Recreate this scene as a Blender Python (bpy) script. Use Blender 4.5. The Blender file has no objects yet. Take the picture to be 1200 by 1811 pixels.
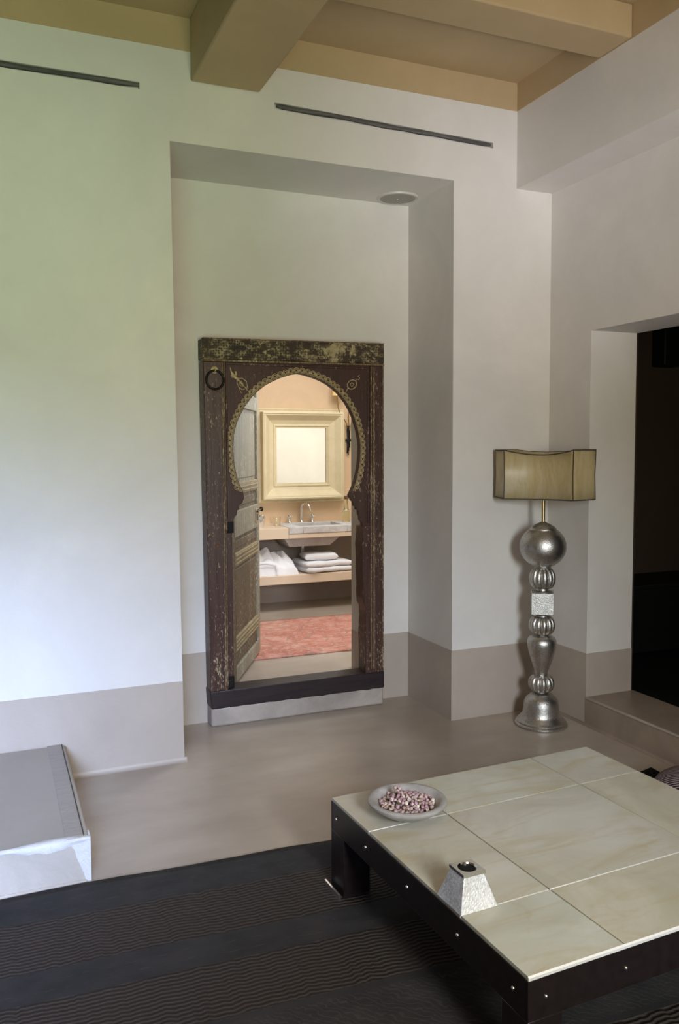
import bpy, bmesh, math, random
from mathutils import Vector, Matrix, noise as mnoise

random.seed(7)
C = bpy.context.scene.collection
sc = bpy.context.scene
PI = math.pi

# ------------------------------------------------------------------ camera
cam_d = bpy.data.cameras.new('camera')
cam = bpy.data.objects.new('camera', cam_d)
C.objects.link(cam)
cam_d.sensor_fit = 'VERTICAL'
cam_d.sensor_height = 36.0
cam_d.sensor_width = 24.0
cam_d.lens = 1469.44 * 36.0 / 1811.0
cam_d.shift_y = -21.9 / 1811.0
cam_d.clip_start = 0.02
yaw, pitch, roll = -0.39827, -0.062866, -0.004011
fw = Vector((-math.sin(yaw) * math.cos(pitch), math.cos(yaw) * math.cos(pitch), math.sin(pitch)))
rt = Vector((math.cos(yaw), math.sin(yaw), 0))
up = rt.cross(fw)
r2 = rt * math.cos(roll) + up * math.sin(roll)
u2 = -rt * math.sin(roll) + up * math.cos(roll)
M = Matrix(((r2.x, u2.x, -fw.x, -0.0448), (r2.y, u2.y, -fw.y, -3.8903), (r2.z, u2.z, -fw.z, 1.5), (0, 0, 0, 1)))
cam.matrix_world = M
sc.camera = cam

# ------------------------------------------------------------------ view, world, lights
vs = sc.view_settings
vs.view_transform = 'Standard'
vs.look = 'None'
vs.exposure = 0.0
vs.gamma = 1.0
vs.use_curve_mapping = False

w = bpy.data.worlds.new('sky')
sc.world = w
w.use_nodes = True
bg = w.node_tree.nodes['Background']
bg.inputs[0].default_value = (1.0, 1.0, 1.0, 1)
bg.inputs[1].default_value = 0.10


def area(name, loc, target, sx, sy, power, col, spread=180):
    d = bpy.data.lights.new(name, 'AREA')
    d.shape = 'RECTANGLE'
    d.size, d.size_y = sx, sy
    d.energy = power
    d.color = col
    d.spread = math.radians(spread)
    o = bpy.data.objects.new(name, d)
    C.objects.link(o)
    o.location = loc
    o.rotation_euler = (Vector(target) - Vector(loc)).to_track_quat('-Z', 'Y').to_euler()
    return o


# daylight through the tall narrow window behind the camera: open view, sky from above, pale paving from below
area('narrow_window_daylight', (0.92, -4.70, 1.62), (1.25, 0.0, 1.25), 0.62, 1.2, 45.92, (1.0, 0.911, 0.64), 150)
area('narrow_window_sky', (0.92, -4.70, 1.75), (1.9, 0.0, 0.25), 0.62, 0.8, 7.64, (0.534, 0.702, 1.0), 46)
area('narrow_window_paving', (0.92, -4.70, 1.05), (2.6, 0.0, 3.0), 0.62, 0.4, 3.88, (0.835, 0.866, 1.0), 31)
# daylight through the wide garden door behind on the left: sky from above, lawn from below
area('garden_door_sky', (-1.0, -4.70, 1.75), (-0.40, 0.0, 0.05), 1.5, 1.0, 25.6, (0.453, 0.614, 1.0), 38)
area('garden_door_lawn', (-1.0, -4.70, 0.75), (0.0, 0.0, 2.62), 1.5, 0.7, 4.56, (0.5, 1.0, 0.684), 42)
# added warm ambient fill from overhead, no lamp hangs there
area('warm_overhead_fill', (0.4, -3.4, 3.1), (0.4, -3.4, 0), 0.7, 0.7, 14.4, (1.0, 0.75, 0.556), 180)
# added bathroom fill lights without openings: one overhead, one facing the mirrored wall
area('bathroom_top_fill', (2.35, 1.55, 2.68), (2.25, 1.9, 0.2), 1.3, 1.0, 36.8, (0.935, 0.957, 1.0), 170)
area('bathroom_wall_fill', (3.7, 2.88, 1.75), (3.2, 0.7, 1.40), 0.9, 1.0, 22.8, (0.842, 0.982, 1.0), 120)

# ------------------------------------------------------------------ helpers
def bx(bm, x0, x1, y0, y1, z0, z1):
    vs_ = [bm.verts.new((x, y, z)) for z in (z0, z1) for y in (y0, y1) for x in (x0, x1)]
    for f in ((0, 2, 3, 1), (4, 5, 7, 6), (0, 1, 5, 4), (2, 6, 7, 3), (0, 4, 6, 2), (1, 3, 7, 5)):
        bm.faces.new([vs_[i] for i in f])
    return vs_


def prism(bm, pts, a0, a1, axis='y'):
    """polygon pts in the plane across `axis`, extruded from a0 to a1"""
    def P(p, a):
        if axis == 'y':
            return (p[0], a, p[1])
        if axis == 'x':
            return (a, p[0], p[1])
        return (p[0], p[1], a)
    A = [bm.verts.new(P(p, a0)) for p in pts]
    B = [bm.verts.new(P(p, a1)) for p in pts]
    n = len(pts)
    bm.faces.new(A)
    bm.faces.new(B[::-1])
    for i in range(n):
        bm.faces.new((A[i], B[i], B[(i + 1) % n], A[(i + 1) % n]))


def lathe(bm, prof, cx=0, cy=0, n=40, ribs=0, ribd=0.0, cap=True):
    rings = []
    for r, z in prof:
        ring = []
        for k in range(n):
            a = 2 * PI * k / n
            rr = r
            if ribs:
                rr = r * (1 - ribd + ribd * abs(math.sin(ribs * a / 2)) ** 0.7)
            ring.append(bm.verts.new((cx + rr * math.cos(a), cy + rr * math.sin(a), z)))
        rings.append(ring)
    for i in range(len(rings) - 1):
        for k in range(n):
            bm.faces.new((rings[i][k], rings[i][(k + 1) % n], rings[i + 1][(k + 1) % n], rings[i + 1][k]))
    if cap:
        bm.faces.new(rings[0][::-1])
        bm.faces.new(rings[-1])


def tube(bm, pts, rad, n=8, closed=False, squash=None):
    pts = [Vector(p) for p in pts]
    m = len(pts)
    rings = []
    prev = None
    for i, p in enumerate(pts):
        if closed:
            t = pts[(i + 1) % m] - pts[i - 1]
        else:
            t = pts[min(i + 1, m - 1)] - pts[max(i - 1, 0)]
        t.normalize()
        if prev is None:
            ref = Vector((0, 0, 1)) if abs(t.z) < 0.9 else Vector((1, 0, 0))
            a = t.cross(ref).normalized()
        else:
            a = (prev - t * prev.dot(t)).normalized()
        prev = a
        b = t.cross(a)
        r = rad[i] if isinstance(rad, (list, tuple)) else rad
        ring = []
        for k in range(n):
            an = 2 * PI * k / n
            o = a * math.cos(an) * r + b * math.sin(an) * r
            if squash:
                o = Vector((o.x * squash[0], o.y * squash[1], o.z * squash[2]))
            ring.append(bm.verts.new(p + o))
        rings.append(ring)
    for i in range(m if closed else m - 1):
        A, B = rings[i], rings[(i + 1) % m]
        for k in range(n):
            bm.faces.new((A[k], A[(k + 1) % n], B[(k + 1) % n], B[k]))
    if not closed:
        bm.faces.new(rings[0][::-1])
        bm.faces.new(rings[-1])


def obj(name, bm, m, parent=None, smooth=None, bevel=0.0, seg=2, loc=None, rotz=None):
    bmesh.ops.recalc_face_normals(bm, faces=bm.faces[:])
    me = bpy.data.meshes.new(name)
    bm.to_mesh(me)
    bm.free()
    me.materials.append(m)
    if smooth is not None:
        me.polygons.foreach_set('use_smooth', [True] * len(me.polygons))
        me.set_sharp_from_angle(angle=math.radians(smooth))
    o = bpy.data.objects.new(name, me)
    C.objects.link(o)
    if parent:
        o.parent = parent
    if loc:
        o.location = loc
    if rotz is not None:
        o.rotation_euler = (0, 0, rotz)
    if bevel:
        mod = o.modifiers.new('edge', 'BEVEL')
        mod.width = bevel
        mod.segments = seg
        mod.limit_method = 'ANGLE'
        mod.angle_limit = math.radians(40)
        if smooth is None:
            me.polygons.foreach_set('use_smooth', [True] * len(me.polygons))
            me.set_sharp_from_angle(angle=math.radians(50))
    return o


def thing(name, label, cat, loc=(0, 0, 0), rotz=0, group=None):
    o = bpy.data.objects.new(name, None)
    o.empty_display_size = 0.1
    C.objects.link(o)
    o.location = loc
    o.rotation_euler = (0, 0, rotz)
    return tag(o, label, cat, group)


def tag(o, label, cat, group=None):
    o['label'] = label
    o['category'] = cat
    if group:
        o['group'] = group
    return o


def struct(name, bm, m, parent=None, **k):
    o = obj(name, bm, m, parent, **k)
    if parent is None:
        o['kind'] = 'structure'
    return o


# ------------------------------------------------------------------ materials
class N:
    def __init__(s, name):
        s.m = bpy.data.materials.new(name)
        s.m.use_nodes = True
        s.t = s.m.node_tree
        s.b = s.t.nodes['Principled BSDF']
        s.tc = s.t.nodes.new('ShaderNodeTexCoord')

    def n(s, typ, **k):
        nd = s.t.nodes.new(typ)
        for a, v in k.items():
            setattr(nd, a, v)
        return nd

    def l(s, a, b):
        s.t.links.new(a, b)

    def coords(s, scale=(1, 1, 1), rot=(0, 0, 0), which='Object'):
        mp = s.n('ShaderNodeMapping')
        mp.inputs['Scale'].default_value = scale
        mp.inputs['Rotation'].default_value = rot
        s.l(s.tc.outputs[which], mp.inputs['Vector'])
        return mp.outputs[0]

    def noise(s, vec, scale, detail=4, rough=0.55, dist=0.0):
        nd = s.n('ShaderNodeTexNoise')
        nd.inputs['Scale'].default_value = scale
        nd.inputs['Detail'].default_value = detail
        nd.inputs['Roughness'].default_value = rough
        nd.inputs['Distortion'].default_value = dist
        s.l(vec, nd.inputs['Vector'])
        return nd.outputs['Fac']

    def ramp(s, fac, stops):
        nd = s.n('ShaderNodeValToRGB')
        e = nd.color_ramp.elements
        while len(e) > 1:
            e.remove(e[-1])
        e[0].position = stops[0][0]
        e[0].color = (*stops[0][1], 1) if len(stops[0][1]) == 3 else stops[0][1]
        for p, c in stops[1:]:
            x = e.new(p)
            x.color = (*c, 1)
        s.l(fac, nd.inputs['Fac'])
        return nd.outputs['Color']

    def bw(s, fac, a, b):
        return s.ramp(fac, [(a, (0, 0, 0)), (b, (1, 1, 1))])

    def mix(s, fac, a, b, mode='MIX'):
        nd = s.n('ShaderNodeMix', data_type='RGBA', blend_type=mode)
        for sock, v in ((nd.inputs[0], fac), (nd.inputs[6], a), (nd.inputs[7], b)):
            if isinstance(v, (int, float)):
                sock.default_value = v
            elif isinstance(v, tuple):
                sock.default_value = (*v, 1)
            else:
                s.l(v, sock)
        return nd.outputs[2]

    def math(s, op, a, b=0.0):
        nd = s.n('ShaderNodeMath', operation=op)
        for sock, v in ((nd.inputs[0], a), (nd.inputs[1], b)):
            if isinstance(v, (int, float)):
                sock.default_value = v
            else:
                s.l(v, sock)
        return nd.outputs[0]

    def bump(s, h, strength, dist=0.01):
        nd = s.n('ShaderNodeBump')
        nd.inputs['Strength'].default_value = strength
        nd.inputs['Distance'].default_value = dist
        s.l(h, nd.inputs['Height'])
        s.l(nd.outputs[0], s.b.inputs['Normal'])

    def set(s, col=None, rough=None, metal=None, spec=None, coat=None):
        for k, v in (('Base Color', col), ('Roughness', rough), ('Metallic', metal), ('Specular IOR Level', spec), ('Coat Weight', coat)):
            if v is None:
                continue
            i = s.b.inputs[k]
            if isinstance(v, tuple):
                i.default_value = (*v, 1)
            elif isinstance(v, (int, float)):
                i.default_value = v
            else:
                s.l(v, i)
        return s.m


def plaster(name, col, var=0.10, rough=0.6, bump=0.12, spec=0.3, sc_=1.0):
    k = N(name)
    v = k.coords()
    big = k.noise(v, 1.3 * sc_, 5, 0.6, 0.6)
    mid = k.noise(v, 7 * sc_, 6, 0.65, 0.8)
    fine = k.noise(k.coords((1, 1, 2.2)), 38 * sc_, 4, 0.6)
    dark = tuple(c * (1 - var) for c in col)
    light = tuple(min(1, c * (1 + var * 0.6)) for c in col)
    c1 = k.mix(k.bw(big, 0.3, 0.7), dark, light)
    c2 = k.mix(k.math('MULTIPLY', k.bw(mid, 0.35, 0.7), 0.35), c1, tuple(min(1, c * (1 - var * 0.9)) for c in col))
    h = k.math('ADD', k.math('MULTIPLY', mid, 1.0), k.math('MULTIPLY', fine, 0.35))
    k.bump(h, bump, 0.012)
    return k.set(c2, rough, spec=spec)


def plain(name, col, rough=0.5, metal=0.0, spec=0.5, bump=0, scale=60, var=0.0):
    k = N(name)
    v = k.coords()
    f = k.noise(v, scale, 4, 0.6)
    if bump:
        k.bump(f, bump, 0.004)
    c = k.mix(k.bw(f, 0.35, 0.65), tuple(x * (1 - var) for x in col), tuple(min(1, x * (1 + var)) for x in col))
    return k.set(c, rough, metal, spec)


def worn_wood(name, base, alt, fleck, amount=0.62, grain=(28, 28, 2.2), rough=0.55):
    k = N(name)
    g = k.coords(grain)
    v = k.coords()
    gr = k.noise(g, 1.6, 6, 0.65, 0.4)
    patch = k.noise(k.coords((3, 3, 1.2)), 2.0, 5, 0.6, 0.5)
    c = k.mix(k.bw(gr, 0.3, 0.7), base, alt)
    fl = k.noise(k.coords((grain[0] * 2.3, grain[1] * 2.3, grain[2] * 9)), 2.0, 5, 0.72, 0.6)
    thr = k.math('ADD', fl, k.math('MULTIPLY', k.math('SUBTRACT', patch, 0.5), 0.35))
    fac = k.bw(thr, amount, amount + 0.045)
    c = k.mix(fac, c, fleck)
    k.bump(k.math('ADD', gr, k.math('MULTIPLY', fac, 0.5)), 0.35, 0.004)
    return k.set(c, rough, spec=0.35)


M_wall = plaster('pale_plaster', (0.72, 0.685, 0.64))
M_ceil = plaster('tan_plaster', (0.50, 0.37, 0.21), 0.12)
M_skirt = plaster('taupe_plaster', (0.46, 0.392, 0.330), 0.14, 0.45, 0.15, 0.5)
M_sill = plaster('grey_taupe_plaster', (0.45, 0.39, 0.335), 0.32, 0.5, 0.25, sc_=2.2)
M_step = plaster('brown_polished_plaster', (0.31, 0.245, 0.195), 0.22, 0.35, 0.1, 0.5, 2.5)
M_white = plaster('white_chipped_plaster', (0.74, 0.73, 0.73), 0.16, 0.5, 0.7, sc_=4)
M_peach = plaster('peach_plaster', (0.66, 0.47, 0.295), 0.13, 0.5, 0.12, sc_=1.6)
M_counter = plaster('pale_peach_plaster', (0.72, 0.58, 0.43), 0.08, 0.35, 0.08, spec=0.5, sc_=2)
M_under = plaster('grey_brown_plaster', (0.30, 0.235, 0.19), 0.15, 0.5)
M_bathceil = plaster('cream_plaster', (0.78, 0.70, 0.57))


def floor_mat():
    k = N('polished_concrete')
    v = k.coords()
    a = k.noise(v, 1.1, 6, 0.58, 0.3)
    b = k.noise(k.coords((1, 2.2, 1), (0, 0, 0.12)), 2.6, 5, 0.55, 0.0)
    c = k.noise(v, 55, 4, 0.6)
    col = k.ramp(a, [(0.3, (0.35, 0.28, 0.215)), (0.5, (0.46, 0.385, 0.31)), (0.72, (0.53, 0.455, 0.38))])
    col = k.mix(k.math('MULTIPLY', k.bw(b, 0.32, 0.70), 0.55), col, (0.31, 0.245, 0.185))
    k.bump(c, 0.025, 0.004)
    return k.set(col, 0.33, spec=0.5)


M_floor = floor_mat()

M_frame = worn_wood('dark_worn_wood', (0.040, 0.018, 0.014), (0.088, 0.045, 0.034), (0.42, 0.33, 0.20), 0.595, rough=0.40)
M_panel = worn_wood('brown_painted_panel', (0.044, 0.019, 0.014), (0.070, 0.034, 0.025), (0.36, 0.28, 0.18), 0.645, rough=0.5)
M_groove = worn_wood('chipped_moulding', (0.10, 0.055, 0.035), (0.20, 0.135, 0.07), (0.44, 0.35, 0.21), 0.53)
M_sillwood = worn_wood('dark_sill_wood', (0.016, 0.010, 0.012), (0.034, 0.022, 0.022), (0.16, 0.12, 0.1), 0.78, (2.2, 20, 20), 0.45)
M_leaf = worn_wood('weathered_olive_wood', (0.095, 0.062, 0.036), (0.18, 0.13, 0.075), (0.50, 0.45, 0.34), 0.575, (24, 24, 2.0), 0.6)
M_leaf2 = worn_wood('weathered_grey_wood', (0.23, 0.195, 0.135), (0.36, 0.32, 0.24), (0.60, 0.56, 0.46), 0.58, (24, 24, 2.0), 0.6)
M_leafmould = worn_wood('pale_worn_moulding', (0.24, 0.175, 0.09), (0.38, 0.30, 0.17), (0.60, 0.53, 0.38), 0.60, (10, 10, 20), 0.6)


def lintel_mat():
    k = N('carved_gilt_lintel')
    v = k.coords()
    vo = k.n('ShaderNodeTexVoronoi', feature='F1')
    vo.inputs['Scale'].default_value = 1.0
    vo.inputs['Randomness'].default_value = 0.38
    k.l(k.coords((70, 1, 74), (0, 0, 0)), vo.inputs['Vector'])
    dots = k.ramp(vo.outputs['Distance'], [(0.30, (0, 0, 0)), (0.46, (1, 1, 1))])
    n1 = k.noise(v, 6.5, 5, 0.65, 0.4)
    n2 = k.noise(v, 60, 4, 0.65)
    n3 = k.noise(k.coords((1, 1, 2.2)), 13, 4, 0.6)
    wear = k.math('ADD', k.math('MULTIPLY', n1, 0.72), k.math('MULTIPLY', n2, 0.38))
    worn = k.bw(wear, 0.615, 0.65)
    gold = k.mix(k.bw(n2, 0.3, 0.7), (0.25, 0.19, 0.08), (0.48, 0.41, 0.24))
    dk = k.mix(k.bw(n1, 0.35, 0.65), (0.020, 0.013, 0.010), (0.070, 0.045, 0.026))
    thin = k.math('MULTIPLY', k.math('MULTIPLY', dots, k.bw(n3, 0.46, 0.60)), k.bw(wear, 0.40, 0.55))
    c = k.mix(k.math('MAXIMUM', k.math('MULTIPLY', thin, 0.8), worn), dk, gold)
    k.bump(k.math('ADD', dots, worn), 0.5, 0.004)
    return k.set(c, 0.55, spec=0.35)


M_lintel = lintel_mat()
M_gilt = plain('old_gilt_paint', (0.46, 0.35, 0.17), 0.5, 0.0, 0.4, 0.3, 90, 0.35)
M_iron = plain('black_iron', (0.02, 0.019, 0.018), 0.4, 0.8, 0.5, 0.3, 90, 0.3)
M_brown = plain('rust_wood', (0.13, 0.06, 0.03), 0.6, 0, 0.3, 0.2, 60, 0.3)
M_steel = plain('blackened_steel', (0.013, 0.009, 0.0095), 0.34, 0.0, 0.28, 0.06, 40, 0.25)
M_chrome = plain('chrome', (0.80, 0.80, 0.80), 0.12, 1.0)
M_glint = plain('pale_edge_glint', (0.88, 0.87, 0.84), 0.45, 0.35)  # pale stand-in for window light caught on the tile edges
M_stud = plain('steel_stud', (0.80, 0.78, 0.75), 0.3, 1.0)
M_brass = plain('aged_brass', (0.55, 0.45, 0.25), 0.3, 1.0, 0.5, 0, 60, 0.1)
M_grille = plain('grey_grille', (0.36, 0.34, 0.30), 0.6, 0, 0.3, 0.4, 260, 0.25)
M_rim = plain('pale_plastic', (0.60, 0.57, 0.52), 0.4)
M_dot = plain('white_dot', (0.8, 0.8, 0.78), 0.4)
M_rod = worn_wood('weathered_grey_stick', (0.045, 0.042, 0.040), (0.16, 0.15, 0.145), (0.30, 0.29, 0.28), 0.66, (3, 60, 60), 0.7)


def silver(name, col, rough, bump, scale):
    k = N(name)
    v = k.coords()
    vo = k.n('ShaderNodeTexVoronoi', feature='F1')
    vo.inputs['Scale'].default_value = scale
    k.l(v, vo.inputs['Vector'])
    n1 = k.noise(v, 150, 5, 0.75)
    n2 = k.noise(v, 9, 4, 0.6)
    f = k.math('ADD', k.math('MULTIPLY', n1, 0.6), k.math('MULTIPLY', n2, 0.4))
    c = k.mix(k.bw(f, 0.36, 0.66), tuple(x * 0.50 for x in col), tuple(min(1, x * 1.25) for x in col))
    k.bump(k.math('ADD', k.math('MULTIPLY', vo.outputs['Distance'], 0.6), n1), bump, 0.003)
    rg = k.ramp(f, [(0.3, (rough * 1.3,) * 3), (0.7, (rough * 0.8,) * 3)])
    return k.set(c, rg, 1.0)


M_silver = silver('hammered_silver', (0.62, 0.60, 0.565), 0.35, 0.28, 190)
M_silver2 = silver('pale_textured_silver', (0.74, 0.73, 0.69), 0.48, 0.5, 220)
M_silver3 = silver('embossed_silver_sheet', (0.97, 0.95, 0.90), 0.56, 0.35, 200)


def shade_mat():
    k = N('parchment_hide')
    v = k.coords()
    a = k.noise(k.coords((6, 6, 2)), 1.5, 5, 0.6, 0.8)
    b = k.noise(k.coords((24, 24, 5)), 2.2, 5, 0.7, 0.6)
    c = k.ramp(a, [(0.3, (0.42, 0.315, 0.15)), (0.5, (0.52, 0.42, 0.23)), (0.68, (0.60, 0.525, 0.37))])
    c = k.mix(k.math('MULTIPLY', k.bw(b, 0.5, 0.72), 0.5), c, (0.40, 0.27, 0.10))
    k.b.inputs['Transmission Weight'].default_value = 0.0
    k.bump(b, 0.2, 0.004)
    return k.set(c, 0.42, spec=0.45)


M_shade = shade_mat()
M_seam = plain('dark_stitched_edge', (0.045, 0.035, 0.025), 0.6)


def onyx():
    k = N('cream_onyx_tile')
    oi = k.n('ShaderNodeObjectInfo')
    off = k.n('ShaderNodeVectorMath', operation='MULTIPLY_ADD')
    k.l(oi.outputs['Random'], off.inputs[0])
    off.inputs[1].default_value = (13.7, 7.3, 3.1)
    k.l(k.tc.outputs['Object'], off.inputs[2])
    v = off.outputs[0]
    a = k.noise(v, 2.6, 6, 0.6, 1.2)
    st = k.n('ShaderNodeMapping')
    st.inputs['Scale'].default_value = (1.2, 5, 1)
    st.inputs['Rotation'].default_value = (0, 0, -0.5)
    k.l(v, st.inputs['Vector'])
    b = k.noise(st.outputs[0], 1.7, 6, 0.62, 1.5)
    s3 = k.noise(v, 6.5, 3, 0.5, 1.0)
    c = k.ramp(a, [(0.30, (0.44, 0.415, 0.335)), (0.48, (0.525, 0.505, 0.44)), (0.66, (0.60, 0.59, 0.54))])
    tint = k.ramp(oi.outputs['Random'], [(0.0, (1.0, 0.97, 0.86)), (0.5, (0.96, 1.0, 0.96)), (1.0, (1.0, 0.95, 0.88))])
    c = k.mix(1.0, c, tint, 'MULTIPLY')
    c = k.mix(k.math('MULTIPLY', k.bw(b, 0.50, 0.74), 0.75), c, (0.45, 0.355, 0.18))
    c = k.mix(k.math('MULTIPLY', k.bw(s3, 0.66, 0.76), 0.4), c, (0.40, 0.28, 0.11))
    k.bump(a, 0.02, 0.01)
    return k.set(c, 0.34, spec=0.5)


M_onyx = onyx()
M_bowl = plaster('grey_marble', (0.40, 0.375, 0.36), 0.25, 0.5, 0.25, 0.4, 14)


def bud_mat():
    k = N('dried_petals')
    oi = k.n('ShaderNodeObjectInfo')
    v = k.coords()
    f = k.noise(v, 130, 3, 0.6, 0.8)
    c = k.ramp(oi.outputs['Random'], [(0.0, (0.42, 0.22, 0.30)), (0.25, (0.68, 0.48, 0.52)), (0.5, (0.80, 0.65, 0.60)), (0.7, (0.50, 0.34, 0.28)), (0.85, (0.62, 0.38, 0.48)), (1.0, (0.85, 0.74, 0.62))])
    c = k.mix(k.bw(f, 0.38, 0.54), k.mix(0.6, c, (0.10, 0.05, 0.05)), c)
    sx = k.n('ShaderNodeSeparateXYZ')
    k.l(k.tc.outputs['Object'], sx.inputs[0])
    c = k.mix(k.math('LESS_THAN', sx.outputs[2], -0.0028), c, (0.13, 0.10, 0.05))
    return k.set(c, 0.8, spec=0.2)


M_bud = bud_mat()


def rug_mat():
    k = N('dark_ribbed_weave')
    sx = k.n('ShaderNodeSeparateXYZ')
    k.l(k.tc.outputs['Object'], sx.inputs[0])
    wob = k.noise(k.coords((4.5, 0.6, 1)), 2.2, 3, 0.5)
    wob2 = k.noise(k.coords((16, 1.5, 1)), 2.0, 3, 0.5)
    y = k.math('ADD', sx.outputs[1], k.math('MULTIPLY', k.math('SUBTRACT', wob, 0.5), 0.030))
    y = k.math('ADD', y, k.math('MULTIPLY', k.math('SUBTRACT', wob2, 0.5), 0.020))
    ribs = k.math('SINE', k.math('MULTIPLY', y, 2 * PI / 0.0165))
    # zones by distance from the far hem (object y = 0 at the hem, negative nearer)
    def zone(a, b):
        return k.math('MULTIPLY', k.math('LESS_THAN', sx.outputs[1], a), k.math('GREATER_THAN', sx.outputs[1], b))
    z = zone(-0.19, -0.455)
    z = k.math('ADD', z, zone(-0.595, -0.83))
    z = k.math('ADD', z, zone(-1.20, -1.55))
    z = k.math('ADD', z, zone(-1.80, -2.3))
    fine = k.noise(k.coords((90, 300, 1)), 1.0, 4, 0.7)
    mott = k.noise(k.coords((3, 5, 1)), 2.4, 5, 0.6)
    rib01 = k.math('ADD', k.math('MULTIPLY', ribs, 0.5), 0.5)
    plainc = k.mix(k.bw(mott, 0.35, 0.65), (0.026, 0.025, 0.027), (0.042, 0.040, 0.042))
    ribc = k.mix(rib01, (0.026, 0.019, 0.016), (0.064, 0.050, 0.044))
    # fine pale stitched lines in the plain bands
    ln = k.math('SINE', k.math('MULTIPLY', y, 2 * PI / 0.047))
    lines = k.math('MULTIPLY', k.bw(ln, 0.95, 1.0), k.bw(k.noise(k.coords((14, 60, 1)), 1.6, 3, 0.6), 0.50, 0.62))
    plainc = k.mix(k.math('MULTIPLY', lines, 0.35), plainc, (0.12, 0.11, 0.10))
    hatch = k.n('ShaderNodeTexWave', wave_type='BANDS', bands_direction='DIAGONAL')
    hatch.inputs['Scale'].default_value = 26
    hatch.inputs['Distortion'].default_value = 9
    hatch.inputs['Detail'].default_value = 2
    k.l(k.coords((1, 1, 1)), hatch.inputs['Vector'])
    hz = zone(-0.86, -1.18)
    plainc = k.mix(k.math('MULTIPLY', k.math('MULTIPLY', hz, k.bw(hatch.outputs['Fac'], 0.80, 0.98)), 0.22), plainc, (0.13, 0.12, 0.11))
    c = k.mix(z, plainc, ribc)
    c = k.mix(k.math('MULTIPLY', fine, 0.35), c, k.mix(0.6, c, (0.01, 0.01, 0.01)))
    c = k.mix(k.math('MULTIPLY', k.bw(mott, 0.6, 0.75), 0.35), c, (0.055, 0.030, 0.020))
    h = k.math('ADD', k.math('MULTIPLY', k.math('MULTIPLY', ribs, z), 0.5), k.math('MULTIPLY', fine, 0.35))
    k.bump(h, 0.9, 0.006)
    return k.set(c, 0.75, spec=0.25)


M_rug = rug_mat()


def red_rug():
    k = N('faded_coral_kilim')
    v = k.coords()
    a = k.noise(v, 3.2, 6, 0.6, 1.5)
    b = k.noise(k.coords((14, 30, 1)), 1.6, 5, 0.7, 1.0)
    vo = k.n('ShaderNodeTexVoronoi', feature='DISTANCE_TO_EDGE')
    vo.inputs['Scale'].default_value = 5.5
    k.l(k.coords((1, 1.3, 1)), vo.inputs['Vector'])
    c = k.ramp(a, [(0.3, (0.44, 0.145, 0.105)), (0.5, (0.55, 0.22, 0.165)), (0.7, (0.62, 0.36, 0.28))])
    c = k.mix(k.math('MULTIPLY', k.bw(b, 0.46, 0.64), 0.75), c, (0.62, 0.47, 0.37))
    c = k.mix(k.math('MULTIPLY', k.math('MULTIPLY', k.math('LESS_THAN', vo.outputs['Distance'], 0.045), k.bw(b, 0.45, 0.6)), 0.7), c, (0.22, 0.17, 0.15))
    k.bump(b, 0.4, 0.004)
    return k.set(c, 0.9, spec=0.1)


M_kilim = red_rug()
M_towel = plain('white_terry', (0.84, 0.84, 0.86), 0.95, 0, 0.1, 0.5, 240, 0.04)
M_mframe = worn_wood('cream_painted_frame', (0.62, 0.52, 0.32), (0.70, 0.60, 0.40), (0.50, 0.36, 0.20), 0.72, (6, 6, 6), 0.5)
M_mirror = plain('mirror_glass', (0.95, 0.95, 0.95), 0.02, 1.0)
M_stone = plaster('grey_white_terrazzo', (0.62, 0.60, 0.58), 0.2, 0.6, 0.35, 0.3, 14)
M_bowlstone = plaster('grey_stone', (0.46, 0.42, 0.39), 0.2, 0.6, 0.3, 0.3, 8)
M_dark = plaster('unlit_brown_plaster', (0.05, 0.036, 0.028), 0.15, 0.9, 0.1, 0.1)  # near-black base carries the lack of light in the side room
M_black = plain('black_fabric_and_unlit_floor', (0.006, 0.006, 0.006), 0.9, 0, 0.1)  # black mat fabric, also the unlit side-room floor
M_black2 = plain('black_lacquer_and_hole_shade', (0.004, 0.004, 0.004), 0.6, 0, 0.2)
M_strip = worn_wood('inlaid_grey_strip', (0.33, 0.30, 0.265), (0.40, 0.36, 0.32), (0.27, 0.23, 0.20), 0.60, (4, 50, 4), 0.6)
M_front = plaster('beige_white_lit_plaster', (0.50, 0.45, 0.395), 0.20, 0.55, 0.3, 0.3, 2.5)  # platform plaster, whitewashed and paled for the light on its front
M_bench = plaster('grey_beige_plaster', (0.40, 0.36, 0.31), 0.08, 0.55, 0.08, 0.3, 2)


def glass(name, col, rough=0.03):
    k = N(name)
    k.b.inputs['Transmission Weight'].default_value = 1.0
    k.b.inputs['IOR'].default_value = 1.45
    return k.set(col, rough)


M_glass = glass('clear_glass', (0.95, 0.97, 0.93))
M_bottle = glass('pale_green_glass', (0.80, 0.86, 0.66))


def stripes():
    k = N('striped_cushion_fabric')
    sx = k.n('ShaderNodeSeparateXYZ')
    k.l(k.tc.outputs['Object'], sx.inputs[0])
    s = k.math('SINE', k.math('MULTIPLY', sx.outputs[0], 2 * PI / 0.0125))
    c = k.mix(k.bw(s, 0.0, 0.35), (0.015, 0.010, 0.012), (0.36, 0.28, 0.30))
    return k.set(c, 0.85, spec=0.2)


M_stripe = stripes()

# ================================================================== SETTING
ZB, ZC, ZN, ZBB = 3.3136, 3.46, 2.902, 0.389
XN1, XN2, YN = 0.768, 2.253, 0.513
XU, XR, XR2 = 2.647, 2.880, 3.185
WT = 0.71          # far side of the back wall
XL, YB = -3.2, -4.78
t = 0.004          # thickness of the painted skirting

bm = bmesh.new()
bx(bm, XL - 0.2, XR2, YB - 0.2, WT, -0.12, 0.0)
struct('floor', bm, M_floor)

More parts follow.
